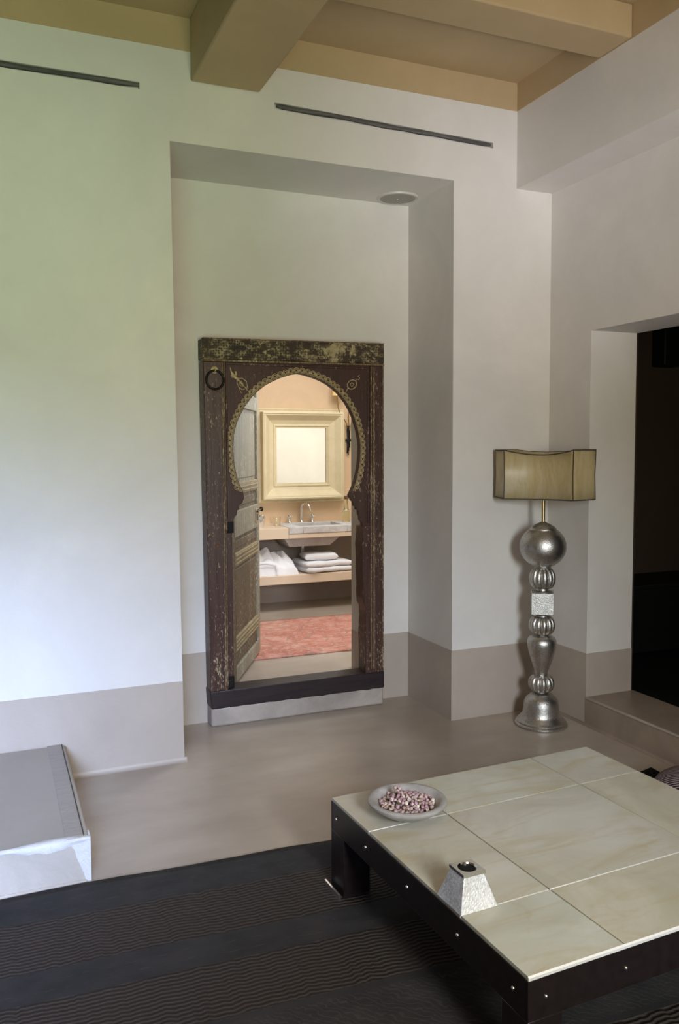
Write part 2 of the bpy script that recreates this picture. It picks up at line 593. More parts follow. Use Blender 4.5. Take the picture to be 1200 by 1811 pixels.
# back wall with the niche
bm = bmesh.new()
prism(bm, [(XL, 0), (0.779, 0), (0.757, ZN), (XL, ZN)], 0, WT)
prism(bm, [(XN2, 0), (XR2, 0), (XR2, ZN), (XN2, ZN)], 0, WT)
bx(bm, 0.74, 1.08, YN, WT, 0, ZN)
bx(bm, 1.97, XN2, YN, WT, 0, ZN)
bx(bm, 1.08, 1.97, YN, WT, 2.04, ZN)
bx(bm, 1.08, 1.97, 0.47, WT, 0, 0.154)
lo = [(XL, 3.100), (0.625, 3.112), (1.262, 3.1215), (2.495, 3.098), (XR2, 3.098)]
hi = [(x, z + 0.030) for x, z in lo]
prism(bm, [(XL, ZN), (XR2, ZN)] + lo[::-1], 0, WT)
prism(bm, hi + [(XR2, ZC), (XL, ZC)], 0, WT)
prism(bm, [lo[1], lo[2], hi[2], hi[1]], 0, WT)
prism(bm, [lo[3], lo[4], hi[4], hi[3]], 0, WT)
prism(bm, [lo[0], lo[1], hi[1], hi[0]], 0.03, WT)
prism(bm, [lo[2], lo[3], hi[3], hi[2]], 0.03, WT)
struct('wall_back', bm, M_wall)

# right wall: upper part juts out over the lower one; wide opening to the dark side room
bm = bmesh.new()
bx(bm, XU, XR2, YB, 0, 2.9027, ZC)
bx(bm, XR, XR2, -0.3467, 0, 0, 2.9027)
bx(bm, XR, XR2, -2.9, -0.3467, 2.1059, 2.9027)
bx(bm, XR, XR2, YB, -2.9, 0, 2.9027)
struct('wall_right', bm, M_wall)

bm = bmesh.new()
bx(bm, XL - 0.2, XL, YB - 0.2, WT, 0, ZC)
struct('wall_left', bm, M_skirt)

bm = bmesh.new()      # rear wall with the garden door and the narrow window
bx(bm, XL, -2.4, YB - 0.2, YB, 0, ZC)
bx(bm, -0.2, 0.55, YB - 0.2, YB, 0, ZC)
bx(bm, 1.29, XR2, YB - 0.2, YB, 0, ZC)
bx(bm, -2.4, -0.2, YB - 0.2, YB, 2.6, ZC)
bx(bm, 0.55, 1.29, YB - 0.2, YB, 2.35, ZC)
bx(bm, 0.55, 1.29, YB - 0.2, YB, 0, 0.85)
struct('wall_rear', bm, M_skirt)

bm = bmesh.new()
bx(bm, XL - 0.2, XR2, YB - 0.2, WT, ZC, ZC + 0.15)
struct('ceiling', bm, M_ceil)

# tan painted bands and beams under the ceiling
bm = bmesh.new()
bx(bm, XL, XU, -0.004, 0.05, ZB, ZC)
struct('trim_1', bm, M_ceil)
bm = bmesh.new()
bx(bm, XU - 0.004, XU + 0.05, YB, -0.004, ZB, ZC)
struct('trim_2', bm, M_ceil)
bm = bmesh.new()
bx(bm, 0.857, 1.186, YB, -0.004, 3.181, ZC)
struct('trim_3', bm, M_ceil, bevel=0.008)
bm = bmesh.new()
bx(bm, 1.186, XU - 0.004, -0.882, -0.660, ZB, ZC)
struct('trim_4', bm, M_ceil, bevel=0.008)
bm = bmesh.new()
bx(bm, XL, 0.857, -0.882, -0.660, ZB, ZC)
struct('trim_5', bm, M_ceil, bevel=0.008)
for i, y in enumerate((-2.2, -3.5)):
    bm = bmesh.new()
    bx(bm, 1.186, XU - 0.004, y - 0.22, y, ZB, ZC)
    struct('trim_%d' % (6 + i), bm, M_ceil, bevel=0.008)

# raised threshold of the side-room opening and its floor
bm = bmesh.new()
bx(bm, XR - t, XR2 + 0.012, -2.89, -0.3440, 0.0, 0.154)
struct('trim_8', bm, M_step)
bm = bmesh.new()
bx(bm, XR - t - 0.004, XR + 0.006, -2.89, -0.3490, 0.142, 0.1555)
struct('trim_11', bm, M_sill, bevel=0.004)
bm = bmesh.new()          # coved foot along the right wall and the step
pc = [(XR - t, 0.0), (XR - t, 0.014)] + [(XR - t - 0.014 * (1 - math.cos(a)), 0.014 * (1 - math.sin(a))) for a in [PI / 2 * k / 6 for k in range(1, 6)]] + [(XR - t - 0.014, 0.0)]
prism(bm, pc, -2.85, -0.012)
struct('trim_12', bm, M_step, smooth=40)

# painted skirting
bm = bmesh.new()
bx(bm, XL, 0.7765, -t, 0.02, 0, ZBB)
bx(bm, 0.776, 1.016, YN - t, YN + 0.01, 0, ZBB)
bx(bm, 2.04, XN2, YN - t, YN + 0.01, 0, ZBB)
bx(bm, XN2 - t, XN2 + 0.01, 0.002, YN, 0, ZBB)
bx(bm, XN2 - t, XR, -t, 0.002, 0, ZBB)
bx(bm, 1.97 - t, 1.975, 0.50, WT, 0.154, ZBB)
struct('baseboard_back', bm, M_skirt)
bm = bmesh.new()
bx(bm, XR - t, XR + 0.01, -0.3450, -t, 0, ZBB)
bx(bm, XR - t, XR2, -0.3467 - t, -0.3450, 0.1535, ZBB)
struct('baseboard_right', bm, M_skirt)

# coved foot where the left pier meets the floor
bm = bmesh.new()
R0 = 0.020
path = [(-1.2, -t, 0, -1), (0.7765, -t, 0, -1)]
prof = [(R0 * (1 - math.sin(a)), R0 * (1 - math.cos(a))) for a in [PI / 2 * k / 6 for k in range(7)]]
poly = [(0, 0)] + [(-d - t, h) for d, h in [(R0 - x, y) for x, y in [(R0 - d, h) for d, h in prof]]]
pts = [(0.0, 0.0)] + [(-t - d, h) for d, h in prof] + [(0.0, R0)]
prism(bm, [(p[0], p[1]) for p in pts], 0.236, 0.790, 'x')
struct('trim_9', bm, M_skirt, smooth=40)

# plaster plinth under the old door frame
bm = bmesh.new()
bx(bm, 1.016, 2.040, 0.412, YN, 0, 0.105)
struct('trim_10', bm, M_sill, bevel=0.012, seg=3)

# --- side room, its darkness put into near-black walls and floor
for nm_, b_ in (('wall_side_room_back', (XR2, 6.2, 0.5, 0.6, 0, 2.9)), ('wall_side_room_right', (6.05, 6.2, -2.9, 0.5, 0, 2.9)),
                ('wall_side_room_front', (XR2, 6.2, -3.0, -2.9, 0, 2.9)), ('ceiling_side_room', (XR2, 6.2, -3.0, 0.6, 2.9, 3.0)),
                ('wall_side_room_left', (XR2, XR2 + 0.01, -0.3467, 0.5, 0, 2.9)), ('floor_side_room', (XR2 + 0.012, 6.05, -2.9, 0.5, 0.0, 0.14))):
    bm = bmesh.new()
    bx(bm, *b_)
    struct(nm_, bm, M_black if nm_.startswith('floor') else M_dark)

# --- bathroom shell
Zb = 0.154
bm = bmesh.new()
bx(bm, -0.6, 4.4, WT, 3.1, 0.0, Zb)
bx(bm, 1.08, 1.97, 0.47, WT, 0.140, Zb + 0.001)
struct('floor_bathroom', bm, M_floor)
bm = bmesh.new()
bx(bm, -0.6, 4.4, 2.94, 3.1, Zb, 2.75)
struct('wall_bathroom_back', bm, M_peach)
bm = bmesh.new()
bx(bm, -0.75, -0.6, WT, 3.1, 0, 2.75)
struct('wall_bathroom_left', bm, M_bathceil)
bm = bmesh.new()
bx(bm, 4.4, 4.55, WT, 3.1, 0, 2.75)
bx(bm, XR2, 4.55, WT - 0.08, WT, 0, 2.75)
struct('wall_bathroom_right', bm, M_bathceil)
bm = bmesh.new()
bx(bm, -0.6, 1.08, WT, WT + 0.006, Zb, 2.75)
bx(bm, 1.97, 4.4, WT, WT + 0.006, Zb, 2.75)
bx(bm, 1.08, 1.97, WT, WT + 0.006, 2.04, 2.75)
struct('wall_bathroom_front', bm, M_bathceil)
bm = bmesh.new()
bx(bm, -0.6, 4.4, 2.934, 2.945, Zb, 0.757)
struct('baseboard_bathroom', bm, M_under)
bm = bmesh.new()
bx(bm, -0.75, 4.55, WT, 3.1, 2.75, 2.85)
struct('ceiling_bathroom', bm, M_bathceil)

# ================================================================== LEFT PLATFORM
t_ = thing('plaster_platform', 'low grey plaster platform with white chipped edge at lower left wall', 'platform', (0.238, -0.99, 0))
bm = bmesh.new()
bx(bm, -2.2, 0.0, 0.010, 0.985, 0, 0.162)
obj('platform_body', bm, M_bench, t_, bevel=0.012, seg=3)
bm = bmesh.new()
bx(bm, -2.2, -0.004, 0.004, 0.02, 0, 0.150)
obj('lit_platform_front', bm, M_front, t_)  # thin slab with the frontal light put into its paler colour
bm = bmesh.new()
bx(bm, -0.078, -0.020, 0.03, 0.982, 0.16, 0.1645)
obj('inlaid_strip', bm, M_strip, t_)
bm = bmesh.new()
bx(bm, -0.0190, -0.0150, 0.028, 0.984, 0.16, 0.1640)
obj('strip_groove', bm, M_seam, t_)
bm = bmesh.new()          # irregular white lip along the front edge and down the corner
ns = 46
top, bot = [], []
for i in range(ns + 1):
    x = -1.6 + 1.6 * i / ns
    n_ = mnoise.noise(Vector((x * 5, 2.1, 0)))
    n2_ = mnoise.noise(Vector((x * 13, 7.1, 3)))
    hump = max(0.0, 1 - ((x + 0.13) / 0.12) ** 2)
    wid = 0.016 + 0.009 * n_ + 0.004 * n2_ + 0.020 * hump
    dep = 0.016 + 0.009 * n_ + 0.006 * n2_ + 0.026 * hump
    top.append((x, wid))
    bot.append((x, dep))
rows = []
for i in range(ns + 1):
    x, wd = top[i]
    dp = bot[i][1]
    r_ = []
    for (yy, zz) in ((wd, 0.1628), (wd - 0.004, 0.1655), (0.008, 0.165 - 0.003 * abs(mnoise.noise(Vector((x * 20, 0, 0))))), (0.000, 0.157), (0.0025, 0.164 - dp * 0.6), (0.006, 0.164 - dp), (0.012, 0.163 - dp)):
        r_.append(bm.verts.new((x, yy + 0.003 * mnoise.noise(Vector((x * 25, zz * 60, 1))), zz)))
    rows.append(r_)
for i in range(ns):
    for k_ in range(6):
        bm.faces.new((rows[i][k_], rows[i + 1][k_], rows[i + 1][k_ + 1], rows[i][k_ + 1]))
pl = [(-0.075, 0.165), (0.0025, 0.165), (0.0035, 0.0), (-0.012, 0.0), (-0.022, 0.04), (-0.035, 0.075), (-0.045, 0.10), (-0.05, 0.125)]
prism(bm, pl, 0.003, 0.012)
prism(bm, [(0.006, 0.163), (0.06, 0.163), (0.05, 0.12), (0.03, 0.08), (0.045, 0.04), (0.03, 0.0), (0.006, 0.0)], -0.002, 0.0035, 'x')
obj('plaster_lip', bm, M_white, t_, smooth=60)
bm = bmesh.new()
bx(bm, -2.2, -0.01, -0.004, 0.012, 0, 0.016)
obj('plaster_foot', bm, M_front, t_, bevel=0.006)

# ================================================================== WALL STICKS
def stick(name, p0, p1, label):
    bm = bmesh.new()
    pts, rad = [], []
    for i in range(40):
        f = i / 39
        p = Vector(p0).lerp(Vector(p1), f)
        p.z += 0.004 * mnoise.noise(Vector((p.x * 4, 1, 2)))
        pts.append(p)
        rad.append((0.0105 + 0.003 * mnoise.noise(Vector((p.x * 9, 5, 0)))) * (0.75 if i in (0, 39) else 1))
    tube(bm, pts, rad, 10)
    return tag(obj(name, bm, M_rod, smooth=60), label, 'stick')


stick('wooden_stick', (-1.2, 0.004, 3.119), (0.622, 0.004, 3.1285), 'thin grey wooden stick set in wall slot left of the ceiling girder')
stick('wooden_stick', (1.276, 0.004, 3.138), (2.480, 0.004, 3.1145), 'thin grey wooden stick set in wall slot above the door niche')

# ================================================================== NICHE SPEAKER
t_ = thing('ceiling_speaker', 'round flush speaker in the soffit of the door niche', 'speaker', (2.116, 0.385, ZN))
bm = bmesh.new()
lathe(bm, [(0.100, 0.002), (0.100, -0.008), (0.106, -0.011), (0.115, -0.009), (0.118, 0.0), (0.118, 0.002)], n=56, cap=False)
obj('speaker_rim', bm, M_rim, t_, smooth=50)
bm = bmesh.new()
lathe(bm, [(0.1, 0.001), (0.1, -0.006), (0.05, -0.008), (0.002, -0.0085)], n=56)
obj('speaker_grille', bm, M_grille, t_, smooth=50)
bm = bmesh.new()
lathe(bm, [(0.004, -0.007), (0.004, -0.011), (0.001, -0.012)], n=12)
obj('speaker_badge', bm, M_dot, t_)

# ================================================================== ANTIQUE DOOR FRAME
YF = 0.409
fr = thing('door_frame', 'antique dark wooden door frame with gilded horseshoe arch in the niche', 'door frame', (1.52, YF, 0.10))
inv = Vector((-1.52, -YF, -0.10))


def fobj(name, bm, m, parent=fr, **k):
    bmesh.ops.translate(bm, verts=bm.verts[:], vec=inv)
    return obj(name, bm, m, parent, **k)


# lintel board
bm = bmesh.new()
prism(bm, [(0.995, 1.962), (2.0405, 1.972), (2.0405, 2.0865), (0.995, 2.0715)], YF - 0.004, YN)
lintel = fobj('lintel', bm, M_lintel, bevel=0.004)
bm = bmesh.new()
prism(bm, [(0.992, 1.951), (2.042, 1.961), (2.042, 1.971), (0.992, 1.961)], YF - 0.009, YF + 0.02)
prism(bm, [(0.992, 2.068), (2.042, 2.083), (2.042, 2.089), (0.992, 2.074)], YF - 0.008, YF + 0.02)
fobj('lintel_moulding', bm, M_groove, bevel=0.003)
# jambs
bm = bmesh.new()
prism(bm, [(1.0145, 0.19), (1.112, 0.19), (1.112, 1.952), (0.996, 1.951)], YF, YN)
jl = fobj('jamb', bm, M_frame, bevel=0.004)
rag = [(1.925, 0.19), (1.926, 0.30), (1.922, 0.42), (1.928, 0.52), (1.926, 0.58), (1.912, 0.605), (1.908, 0.66), (1.910, 0.72), (1.905, 0.80), (1.908, 0.86), (1.903, 0.94), (1.908, 1.00), (1.912, 1.05)]
bm = bmesh.new()
prism(bm, rag + [(1.955, 1.05), (1.955, 1.96), (2.0405, 1.961), (2.0395, 0.19)], YF, YN)
jr = fobj('jamb', bm, M_frame, bevel=0.004)
# moulded strips beside the jambs
bm = bmesh.new()
for x0, x1, d in ((1.094, 1.101, 0.005), (1.104, 1.109, 0.008)):
    bx(bm, x0, x1, YF - d, YF + 0.01, 0.22, 1.95)
fobj('jamb_moulding', bm, M_groove, jl if False else fr, bevel=0.002)
bm = bmesh.new()
for x0, x1, d in ((1.957, 1.963, 0.005), (1.968, 1.974, 0.009), (1.980, 1.984, 0.004)):
    bx(bm, x0, x1, YF - d, YF + 0.01, 0.22, 1.955)
bx(bm, 2.031, 2.038, YF - 0.006, YF + 0.01, 0.22, 1.955)
fobj('jamb_moulding', bm, M_groove, bevel=0.002)

# arch panel
ARCH = [(1.152, 1.098), (1.152, 1.119), (1.171, 1.143), (1.173, 1.163), (1.184, 1.170), (1.183, 1.190), (1.200, 1.200), (1.211, 1.225), (1.211, 1.242)]
ARC_OPEN = [(1.206, 1.27), (1.190, 1.300), (1.177, 1.334), (1.163, 1.4), (1.1555, 1.46), (1.154, 1.506), (1.160, 1.569), (1.177, 1.632), (1.196, 1.672), (1.220, 1.716), (1.263, 1.772), (1.300, 1.806), (1.335, 1.833), (1.38, 1.857), (1.422, 1.876), (1.462, 1.889), (1.5, 1.899), (1.527, 1.903), (1.56, 1.899), (1.619, 1.884), (1.662, 1.869), (1.699, 1.851), (1.737, 1.826), (1.77, 1.797), (1.811, 1.750), (1.835, 1.712), (1.855, 1.672), (1.879, 1.600), (1.892, 1.54), (1.895, 1.503), (1.893, 1.45), (1.888, 1.400), (1.877, 1.345), (1.862, 1.295), (1.845, 1.258)]
ARCH2 = [(1.829, 1.228), (1.838, 1.214), (1.846, 1.198), (1.856, 1.192), (1.862, 1.167), (1.873, 1.160), (1.876, 1.145), (1.888, 1.140), (1.890, 1.118), (1.897, 1.105), (1.898, 1.085), (1.910, 1.07), (1.912, 1.045)]
outline = [(1.112, 1.10)] + ARCH + ARC_OPEN + ARCH2 + [(1.955, 1.045), (1.955, 1.96), (1.112, 1.952)]
bm = bmesh.new()
prism(bm, outline, YF + 0.010, YF + 0.045)
fobj('arch_panel', bm, M_panel)
# faint carved rails on the panel
bm = bmesh.new()
bx(bm, 1.118, 1.950, YF + 0.004, YF + 0.012, 1.938, 1.950)
bx(bm, 1.118, 1.128, YF + 0.004, YF + 0.012, 1.12, 1.94)
bx(bm, 1.940, 1.950, YF + 0.004, YF + 0.012, 1.06, 1.94)
fobj('panel_moulding', bm, M_frame, bevel=0.003)


# gilded scallop border following the opening
def resample(pts, n):
    P = [Vector((a, b)) for a, b in pts]
    L = [0]
    for i in range(1, len(P)):
        L.append(L[-1] + (P[i] - P[i - 1]).length)
    out = []
    for k in range(n):
        s = L[-1] * k / (n - 1)
        i = max(j for j in range(len(L)) if L[j] <= s + 1e-9)
        i = min(i, len(P) - 2)
        f = (s - L[i]) / (L[i + 1] - L[i])
        out.append(P[i].lerp(P[i + 1], f))
    return out


SP = resample(ARC_OPEN, 111)
ctr = Vector((1.524, 1.505))


def normal_at(i):
    tdir = SP[min(i + 1, len(SP) - 1)] - SP[max(i - 1, 0)]
    nrm = Vector((-tdir.y, tdir.x)).normalized()
    if nrm.dot(SP[i] - ctr) < 0:
        nrm = -nrm
    return nrm, tdir.normalized()


bm = bmesh.new()
yg = YF + 0.008
for start, base, radii in ((1, 0.003, ((0.0155, 0.0019), (0.0100, 0.0017), (0.0048, 0.0016))), (2, 0.0150, ((0.0165, 0.0021), (0.0105, 0.0016)))):
    for i in range(start, len(SP) - 1, 2):
        nrm, td = normal_at(i)
        for r_, w_ in radii:
            c_ = SP[i] + nrm * base
            pts = []
            for k in range(11):
                a = PI * k / 10
                q = c_ + td * math.cos(a) * r_ + nrm * math.sin(a) * r_ * 1.15
                pts.append((q.x, yg, q.y))
            tube(bm, pts, w_, 6, squash=(1, 0.7, 1))
fobj('scallop_border', bm, M_gilt, smooth=60)

# gilded ornaments in the two spandrels
bm = bmesh.new()
def gl(pts, r_=0.0022):
    tube(bm, [(x, yg, z) for x, z in pts], r_, 6, squash=(1, 0.7, 1))
gl([(1.143, 1.925), (1.150, 1.900), (1.160, 1.882), (1.185, 1.862), (1.215, 1.83), (1.250, 1.795)], [0.002, 0.004, 0.010, 0.006, 0.0025, 0.0015])
gl([(1.150, 1.885), (1.155, 1.873), (1.166, 1.878)], 0.006)
gl([(1.172, 1.905), (1.176, 1.890), (1.170, 1.882)], 0.005)
gl([(1.186, 1.868), (1.212, 1.868), (1.232, 1.852), (1.237, 1.825), (1.232, 1.806)])
gl([(1.180, 1.862), (1.180, 1.842), (1.190, 1.822), (1.206, 1.810), (1.222, 1.812)])
gl([(1.190, 1.822), (1.196, 1.806), (1.204, 1.790)], 0.002)
gl([(1.192, 1.858), (1.205, 1.852), (1.214, 1.838), (1.210, 1.825), (1.198, 1.832), (1.192, 1.848)], 0.0016)
fobj('spandrel_ornament', bm, M_gilt, smooth=60)
bm = bmesh.new()
def ring2(cx, cz, rx, rz, r_, rot=0.0, n=22, pinch=0.0):
    pts = []
    for k in range(n):
        a = 2 * PI * k / n
        x, z = rx * math.cos(a), rz * math.sin(a) * (1 + pinch * abs(math.cos(a)))
        pts.append((cx + x * math.cos(rot) - z * math.sin(rot), yg, cz + x * math.sin(rot) + z * math.cos(rot)))
    tube(bm, pts, r_, 6, closed=True, squash=(1, 0.7, 1))
ring2(1.846, 1.852, 0.030, 0.024, 0.0024, 0.6)
ring2(1.846, 1.852, 0.012, 0.012, 0.0020, 0.0, 4)
gl([(1.868, 1.872), (1.878, 1.884), (1.890, 1.880), (1.893, 1.892), (1.882, 1.898), (1.893, 1.905)], 0.0022)
gl([(1.824, 1.834), (1.816, 1.822), (1.812, 1.812)], 0.0018)
fobj('spandrel_ornament', bm, M_gilt, smooth=60)

# iron ring on its staple
bm = bmesh.new()
pts = [(1.0565 + 0.046 * math.sin(2 * PI * k / 28), YF - 0.012, 1.855 + 0.048 * math.cos(2 * PI * k / 28)) for k in range(28)]
tube(bm, pts, 0.0058, 8, closed=True)
rg_ = fobj('iron_ring', bm, M_iron, smooth=60)
bm = bmesh.new()
lathe(bm, [(0.020, 0), (0.019, 0.004), (0.012, 0.006), (0.001, 0.0065)], n=16)
bmesh.ops.rotate(bm, verts=bm.verts[:], cent=(0, 0, 0), matrix=Matrix.Rotation(PI / 2, 3, 'X'))
bmesh.ops.translate(bm, verts=bm.verts[:], vec=(1.0565, YF, 1.908))
tube(bm, [(1.0565, YF - 0.004, 1.912), (1.0565, YF - 0.016, 1.910), (1.0565, YF - 0.022, 1.903), (1.0565, YF - 0.016, 1.897), (1.0565, YF - 0.003, 1.896)], 0.0035, 6)
st_ = fobj('ring_staple', bm, M_gilt, smooth=50)

# worn sill beam with a ragged lower edge
low = []
for i in range(30):
    x = 2.040 - (2.040 - 1.016) * i / 29
    low.append((x, 0.100 + 0.006 * mnoise.noise(Vector((x * 22, 0, 0))) + 0.003 * mnoise.noise(Vector((x * 60, 3, 0)))))
bm = bmesh.new()
prism(bm, [(1.010, 0.198), (2.0405, 0.198)] + low, YF - 0.005, YN + 0.02)
fobj('sill_beam', bm, M_sillwood, bevel=0.006, seg=3)
# pivot block and inner post seen behind the jamb
bm = bmesh.new()
bx(bm, 1.112, 1.150, YF + 0.03, YF + 0.055, 0.198, 1.06)
fobj('pivot_post', bm, M_frame, bevel=0.003)
bm = bmesh.new()
bx(bm, 1.113, 1.152, YF + 0.004, YF + 0.03, 1.045, 1.105)
fobj('pivot_block', bm, M_black2, bevel=0.003)
bm = bmesh.new()
bx(bm, 1.104, 1.116, YF - 0.006, YF + 0.02, 1.06, 1.112)
fobj('pivot_wedge', bm, M_brown, bevel=0.003)
bm = bmesh.new()
bx(bm, 1.118, 1.150, YF + 0.020, YF + 0.034, 0.200, 0.262)
for cx_, cz_ in ((1.126, 0.238), (1.140, 0.240)):
    for k in range(1):
        lathe(bm, [(0.004, 0), (0.004, 0.003), (0.001, 0.004)], n=10)
        vv = bm.verts[-30:]
        bmesh.ops.rotate(bm, verts=vv, cent=(0, 0, 0), matrix=Matrix.Rotation(PI / 2, 3, 'X'))
        bmesh.ops.translate(bm, verts=vv, vec=(cx_, YF + 0.020, cz_))
fobj('pivot_plate', bm, M_iron)
# old nail plugs in the jamb
bm = bmesh.new()
for x, z in ((1.070, 1.800), (1.062, 0.98)):
    bx(bm, x - 0.010, x + 0.010, YF - 0.004, YF + 0.004, z - 0.007, z + 0.007)
fobj('peg', bm, M_brown, bevel=0.003)

# ================================================================== DOOR LEAF (open into the bathroom)
ang = math.atan2(0.884, 0.4673)
lf = thing('door_leaf', 'weathered panelled wooden door leaf standing open into the bathroom', 'door', (1.150, 0.520, 0.170), ang)
# local: x along leaf, y = -towards the viewer's face, z up
LL = 0.825


def lobj(name, x0, x1, z0, z1, m, d0=-0.018, d1=0.018, bev=0.003, parent=lf):
    bm = bmesh.new()
    bx(bm, x0, x1, d0, d1, z0 - 0.17, z1 - 0.17)
    return obj(name, bm, m, parent, bevel=bev)


lobj('stile', 0.0, 0.09, 0.178, 2.02, M_leaf)
lobj('stile', LL - 0.055, LL, 0.178, 2.02, M_leaf2)
for z0, z1, m in ((0.178, 0.258, M_leaf2), (0.345, 0.428, M_leafmould), (0.832, 0.905, M_leafmould), (0.995, 1.142, M_leaf2), (1.235, 1.300, M_leafmould), (1.730, 1.815, M_leaf2), (1.94, 2.02, M_leaf2)):
    r_ = lobj('rail', 0.09, LL - 0.055, z0, z1, m)
    if m is M_leafmould:
        bm = bmesh.new()
        zz = z0 + 0.012
        while zz < z1 - 0.012:
            bx(bm, 0.09, LL - 0.056, -0.024, -0.017, zz - 0.17, zz - 0.162)
            zz += 0.022
        obj('rail_beading', bm, M_leafmould, r_, bevel=0.002)
for z0, z1, m in ((0.258, 0.345, M_leaf), (0.428, 0.832, M_leaf), (0.905, 0.995, M_leaf), (1.142, 1.235, M_leaf), (1.300, 1.730, M_leaf2), (1.815, 1.94, M_leaf2)):
    p_ = lobj('door_panel', 0.085, LL - 0.05, z0 - 0.004, z1 + 0.004, m, -0.004, 0.010, 0)
    lobj('panel_field', 0.13, LL - 0.09, z0 + 0.022, z1 - 0.022, m, -0.009, 0.0, 0.004, p_)
bm = bmesh.new()
bx(bm, 0.69, 0.76, -0.024, -0.017, 0.855, 0.945)
lk = obj('lock_plate', bm, M_leafmould, lf, bevel=0.003)
bm = bmesh.new()
bx(bm, 0.716, 0.726, -0.028, -0.023, 0.870, 0.910)
tube(bm, [(0.70, -0.03, 0.928), (0.78, -0.03, 0.932), (0.84, -0.03, 0.935)], 0.006, 8)
lathe(bm, [(0.001, 0.918), (0.010, 0.922), (0.013, 0.934), (0.010, 0.946), (0.001, 0.950)], 0.84, -0.03, 12)
obj('door_bolt', bm, M_iron, lf, smooth=60)

# ================================================================== BATHROOM
ZK = 0.848
bm = bmesh.new()
bx(bm, -0.55, 2.185, 2.475, 2.94, 0.757, ZK)
bx(bm, 3.0, 4.38, 2.475, 2.94, 0.757, ZK)
bx(bm, 2.185, 3.0, 2.475, 2.53, 0.757, 0.795)
bx(bm, 2.185, 3.0, 2.855, 2.94, 0.757, ZK)
tag(obj('vanity_counter', bm, M_counter, bevel=0.004), 'pale peach plaster vanity counter holding the stone sink in the bathroom', 'counter')
bm = bmesh.new()
bx(bm, -0.55, 4.38, 2.475, 2.94, 0.385, 0.460)
tag(obj('towel_shelf', bm, M_counter, bevel=0.006), 'pale plaster shelf carrying the white towels below the counter', 'shelf')

sk = thing('stone_sink', 'grey stone sink set into the bathroom counter', 'sink', (2.5, 2.68, 0.68))
bm = bmesh.new()
def sb(x0, x1, y0, y1, z0, z1):
    bx(bm, x0 - 2.5, x1 - 2.5, y0 - 2.68, y1 - 2.68, z0 - 0.68, z1 - 0.68)
sb(2.185, 2.31, 2.470, 2.855, 0.796, 0.852)
sb(2.70, 3.0, 2.470, 2.855, 0.796, 0.852)
sb(2.31, 2.70, 2.470, 2.545, 0.796, 0.852)
sb(2.31, 2.70, 2.825, 2.855, 0.796, 0.852)
obj('sink_slab', bm, M_stone, sk, bevel=0.004)
bm = bmesh.new()
def frust(x0, x1, y0, y1, z0, X0, X1, Y0, Y1, z1, flip=False):
    a = [bm.verts.new((x - 2.5, y - 2.68, z0 - 0.68)) for x, y in ((x0, y0), (x1, y0), (x1, y1), (x0, y1))]
    b = [bm.verts.new((x - 2.5, y - 2.68, z1 - 0.68)) for x, y in ((X0, Y0), (X1, Y0), (X1, Y1), (X0, Y1))]
    for i in range(4):
        bm.faces.new((a[i], a[(i + 1) % 4], b[(i + 1) % 4], b[i]))
    return a, b
# outside of the basin
a, b = frust(2.22, 2.58, 2.56, 2.80, 0.680, 2.14, 2.72, 2.535, 2.85, 0.796)
a2, b2 = frust(2.40, 2.60, 2.60, 2.77, 0.70, 2.31, 2.70, 2.545, 2.825, 0.800)
bm.faces.new(a)
bm.faces.new(a2)
for i in range(4):
    bm.faces.new((b[i], b[(i + 1) % 4], b2[(i + 1) % 4], b2[i]))
obj('basin', bm, M_bowlstone, sk)
bm = bmesh.new()
lathe(bm, [(0.034, 0.0), (0.034, -0.02), (0.018, -0.03), (0.018, -0.10), (0.024, -0.10), (0.024, -0.115), (0.012, -0.122), (0.012, -0.128)], 2.42 - 2.5, 2.80 - 2.68, 16)
obj('drain_pipe', bm, M_chrome, sk, smooth=40)

fc = thing('basin_tap', 'chrome gooseneck tap with two cross handles behind the sink', 'tap', (2.445, 2.885, ZK))
bm = bmesh.new()
lathe(bm, [(0.024, 0), (0.022, 0.012), (0.012, 0.022)], n=16)
pts = [(0, 0, 0.01), (0, 0, 0.12)] + [(0.012 * (1 - math.cos(a)) * 2, -0.04 * (1 - math.cos(a)), 0.12 + 0.05 * math.sin(a)) for a in [PI * k / 8 for k in range(1, 8)]] + [(0.05, -0.082, 0.105)]
tube(bm, pts, 0.011, 10)
obj('spout', bm, M_chrome, fc, smooth=50)
for dx in (-0.11, 0.10):
    bm = bmesh.new()
    lathe(bm, [(0.022, 0), (0.020, 0.010), (0.010, 0.020), (0.010, 0.045), (0.014, 0.055), (0.008, 0.070)], dx, 0, 14)
    tube(bm, [(dx - 0.030, 0, 0.056), (dx + 0.030, 0, 0.056)], 0.006, 8)
    tube(bm, [(dx, -0.030, 0.056), (dx, 0.030, 0.056)], 0.006, 8)
    obj('tap_handle', bm, M_chrome, fc, smooth=50)

bm = bmesh.new()
lathe(bm, [(0.036, 0), (0.038, 0.004), (0.044, 0.10), (0.042, 0.10), (0.036, 0.008), (0.001, 0.006)], n=24)
tag(obj('tumbler', bm, M_chrome, smooth=40, loc=(1.975, 2.60, ZK)), 'silver tumbler on the counter beside the open door leaf', 'cup')
bm = bmesh.new()
lathe(bm, [(0.024, 0), (0.026, 0.003), (0.030, 0.075), (0.0285, 0.075), (0.024, 0.006), (0.001, 0.005)], n=20)
tag(obj('drinking_glass', bm, M_glass, smooth=40, loc=(2.16, 2.70, ZK)), 'small clear drinking glass on the counter left of the tap', 'glass')
t_ = thing('glass_bottle', 'pale green glass bottle on the counter at right of the sink', 'bottle', (2.80, 2.66 + 0.06, 0.8525))
bm = bmesh.new()
lathe(bm, [(0.030, 0), (0.032, 0.004), (0.032, 0.09), (0.026, 0.105), (0.018, 0.115), (0.016, 0.17), (0.016, 0.20), (0.012, 0.20)], n=20)
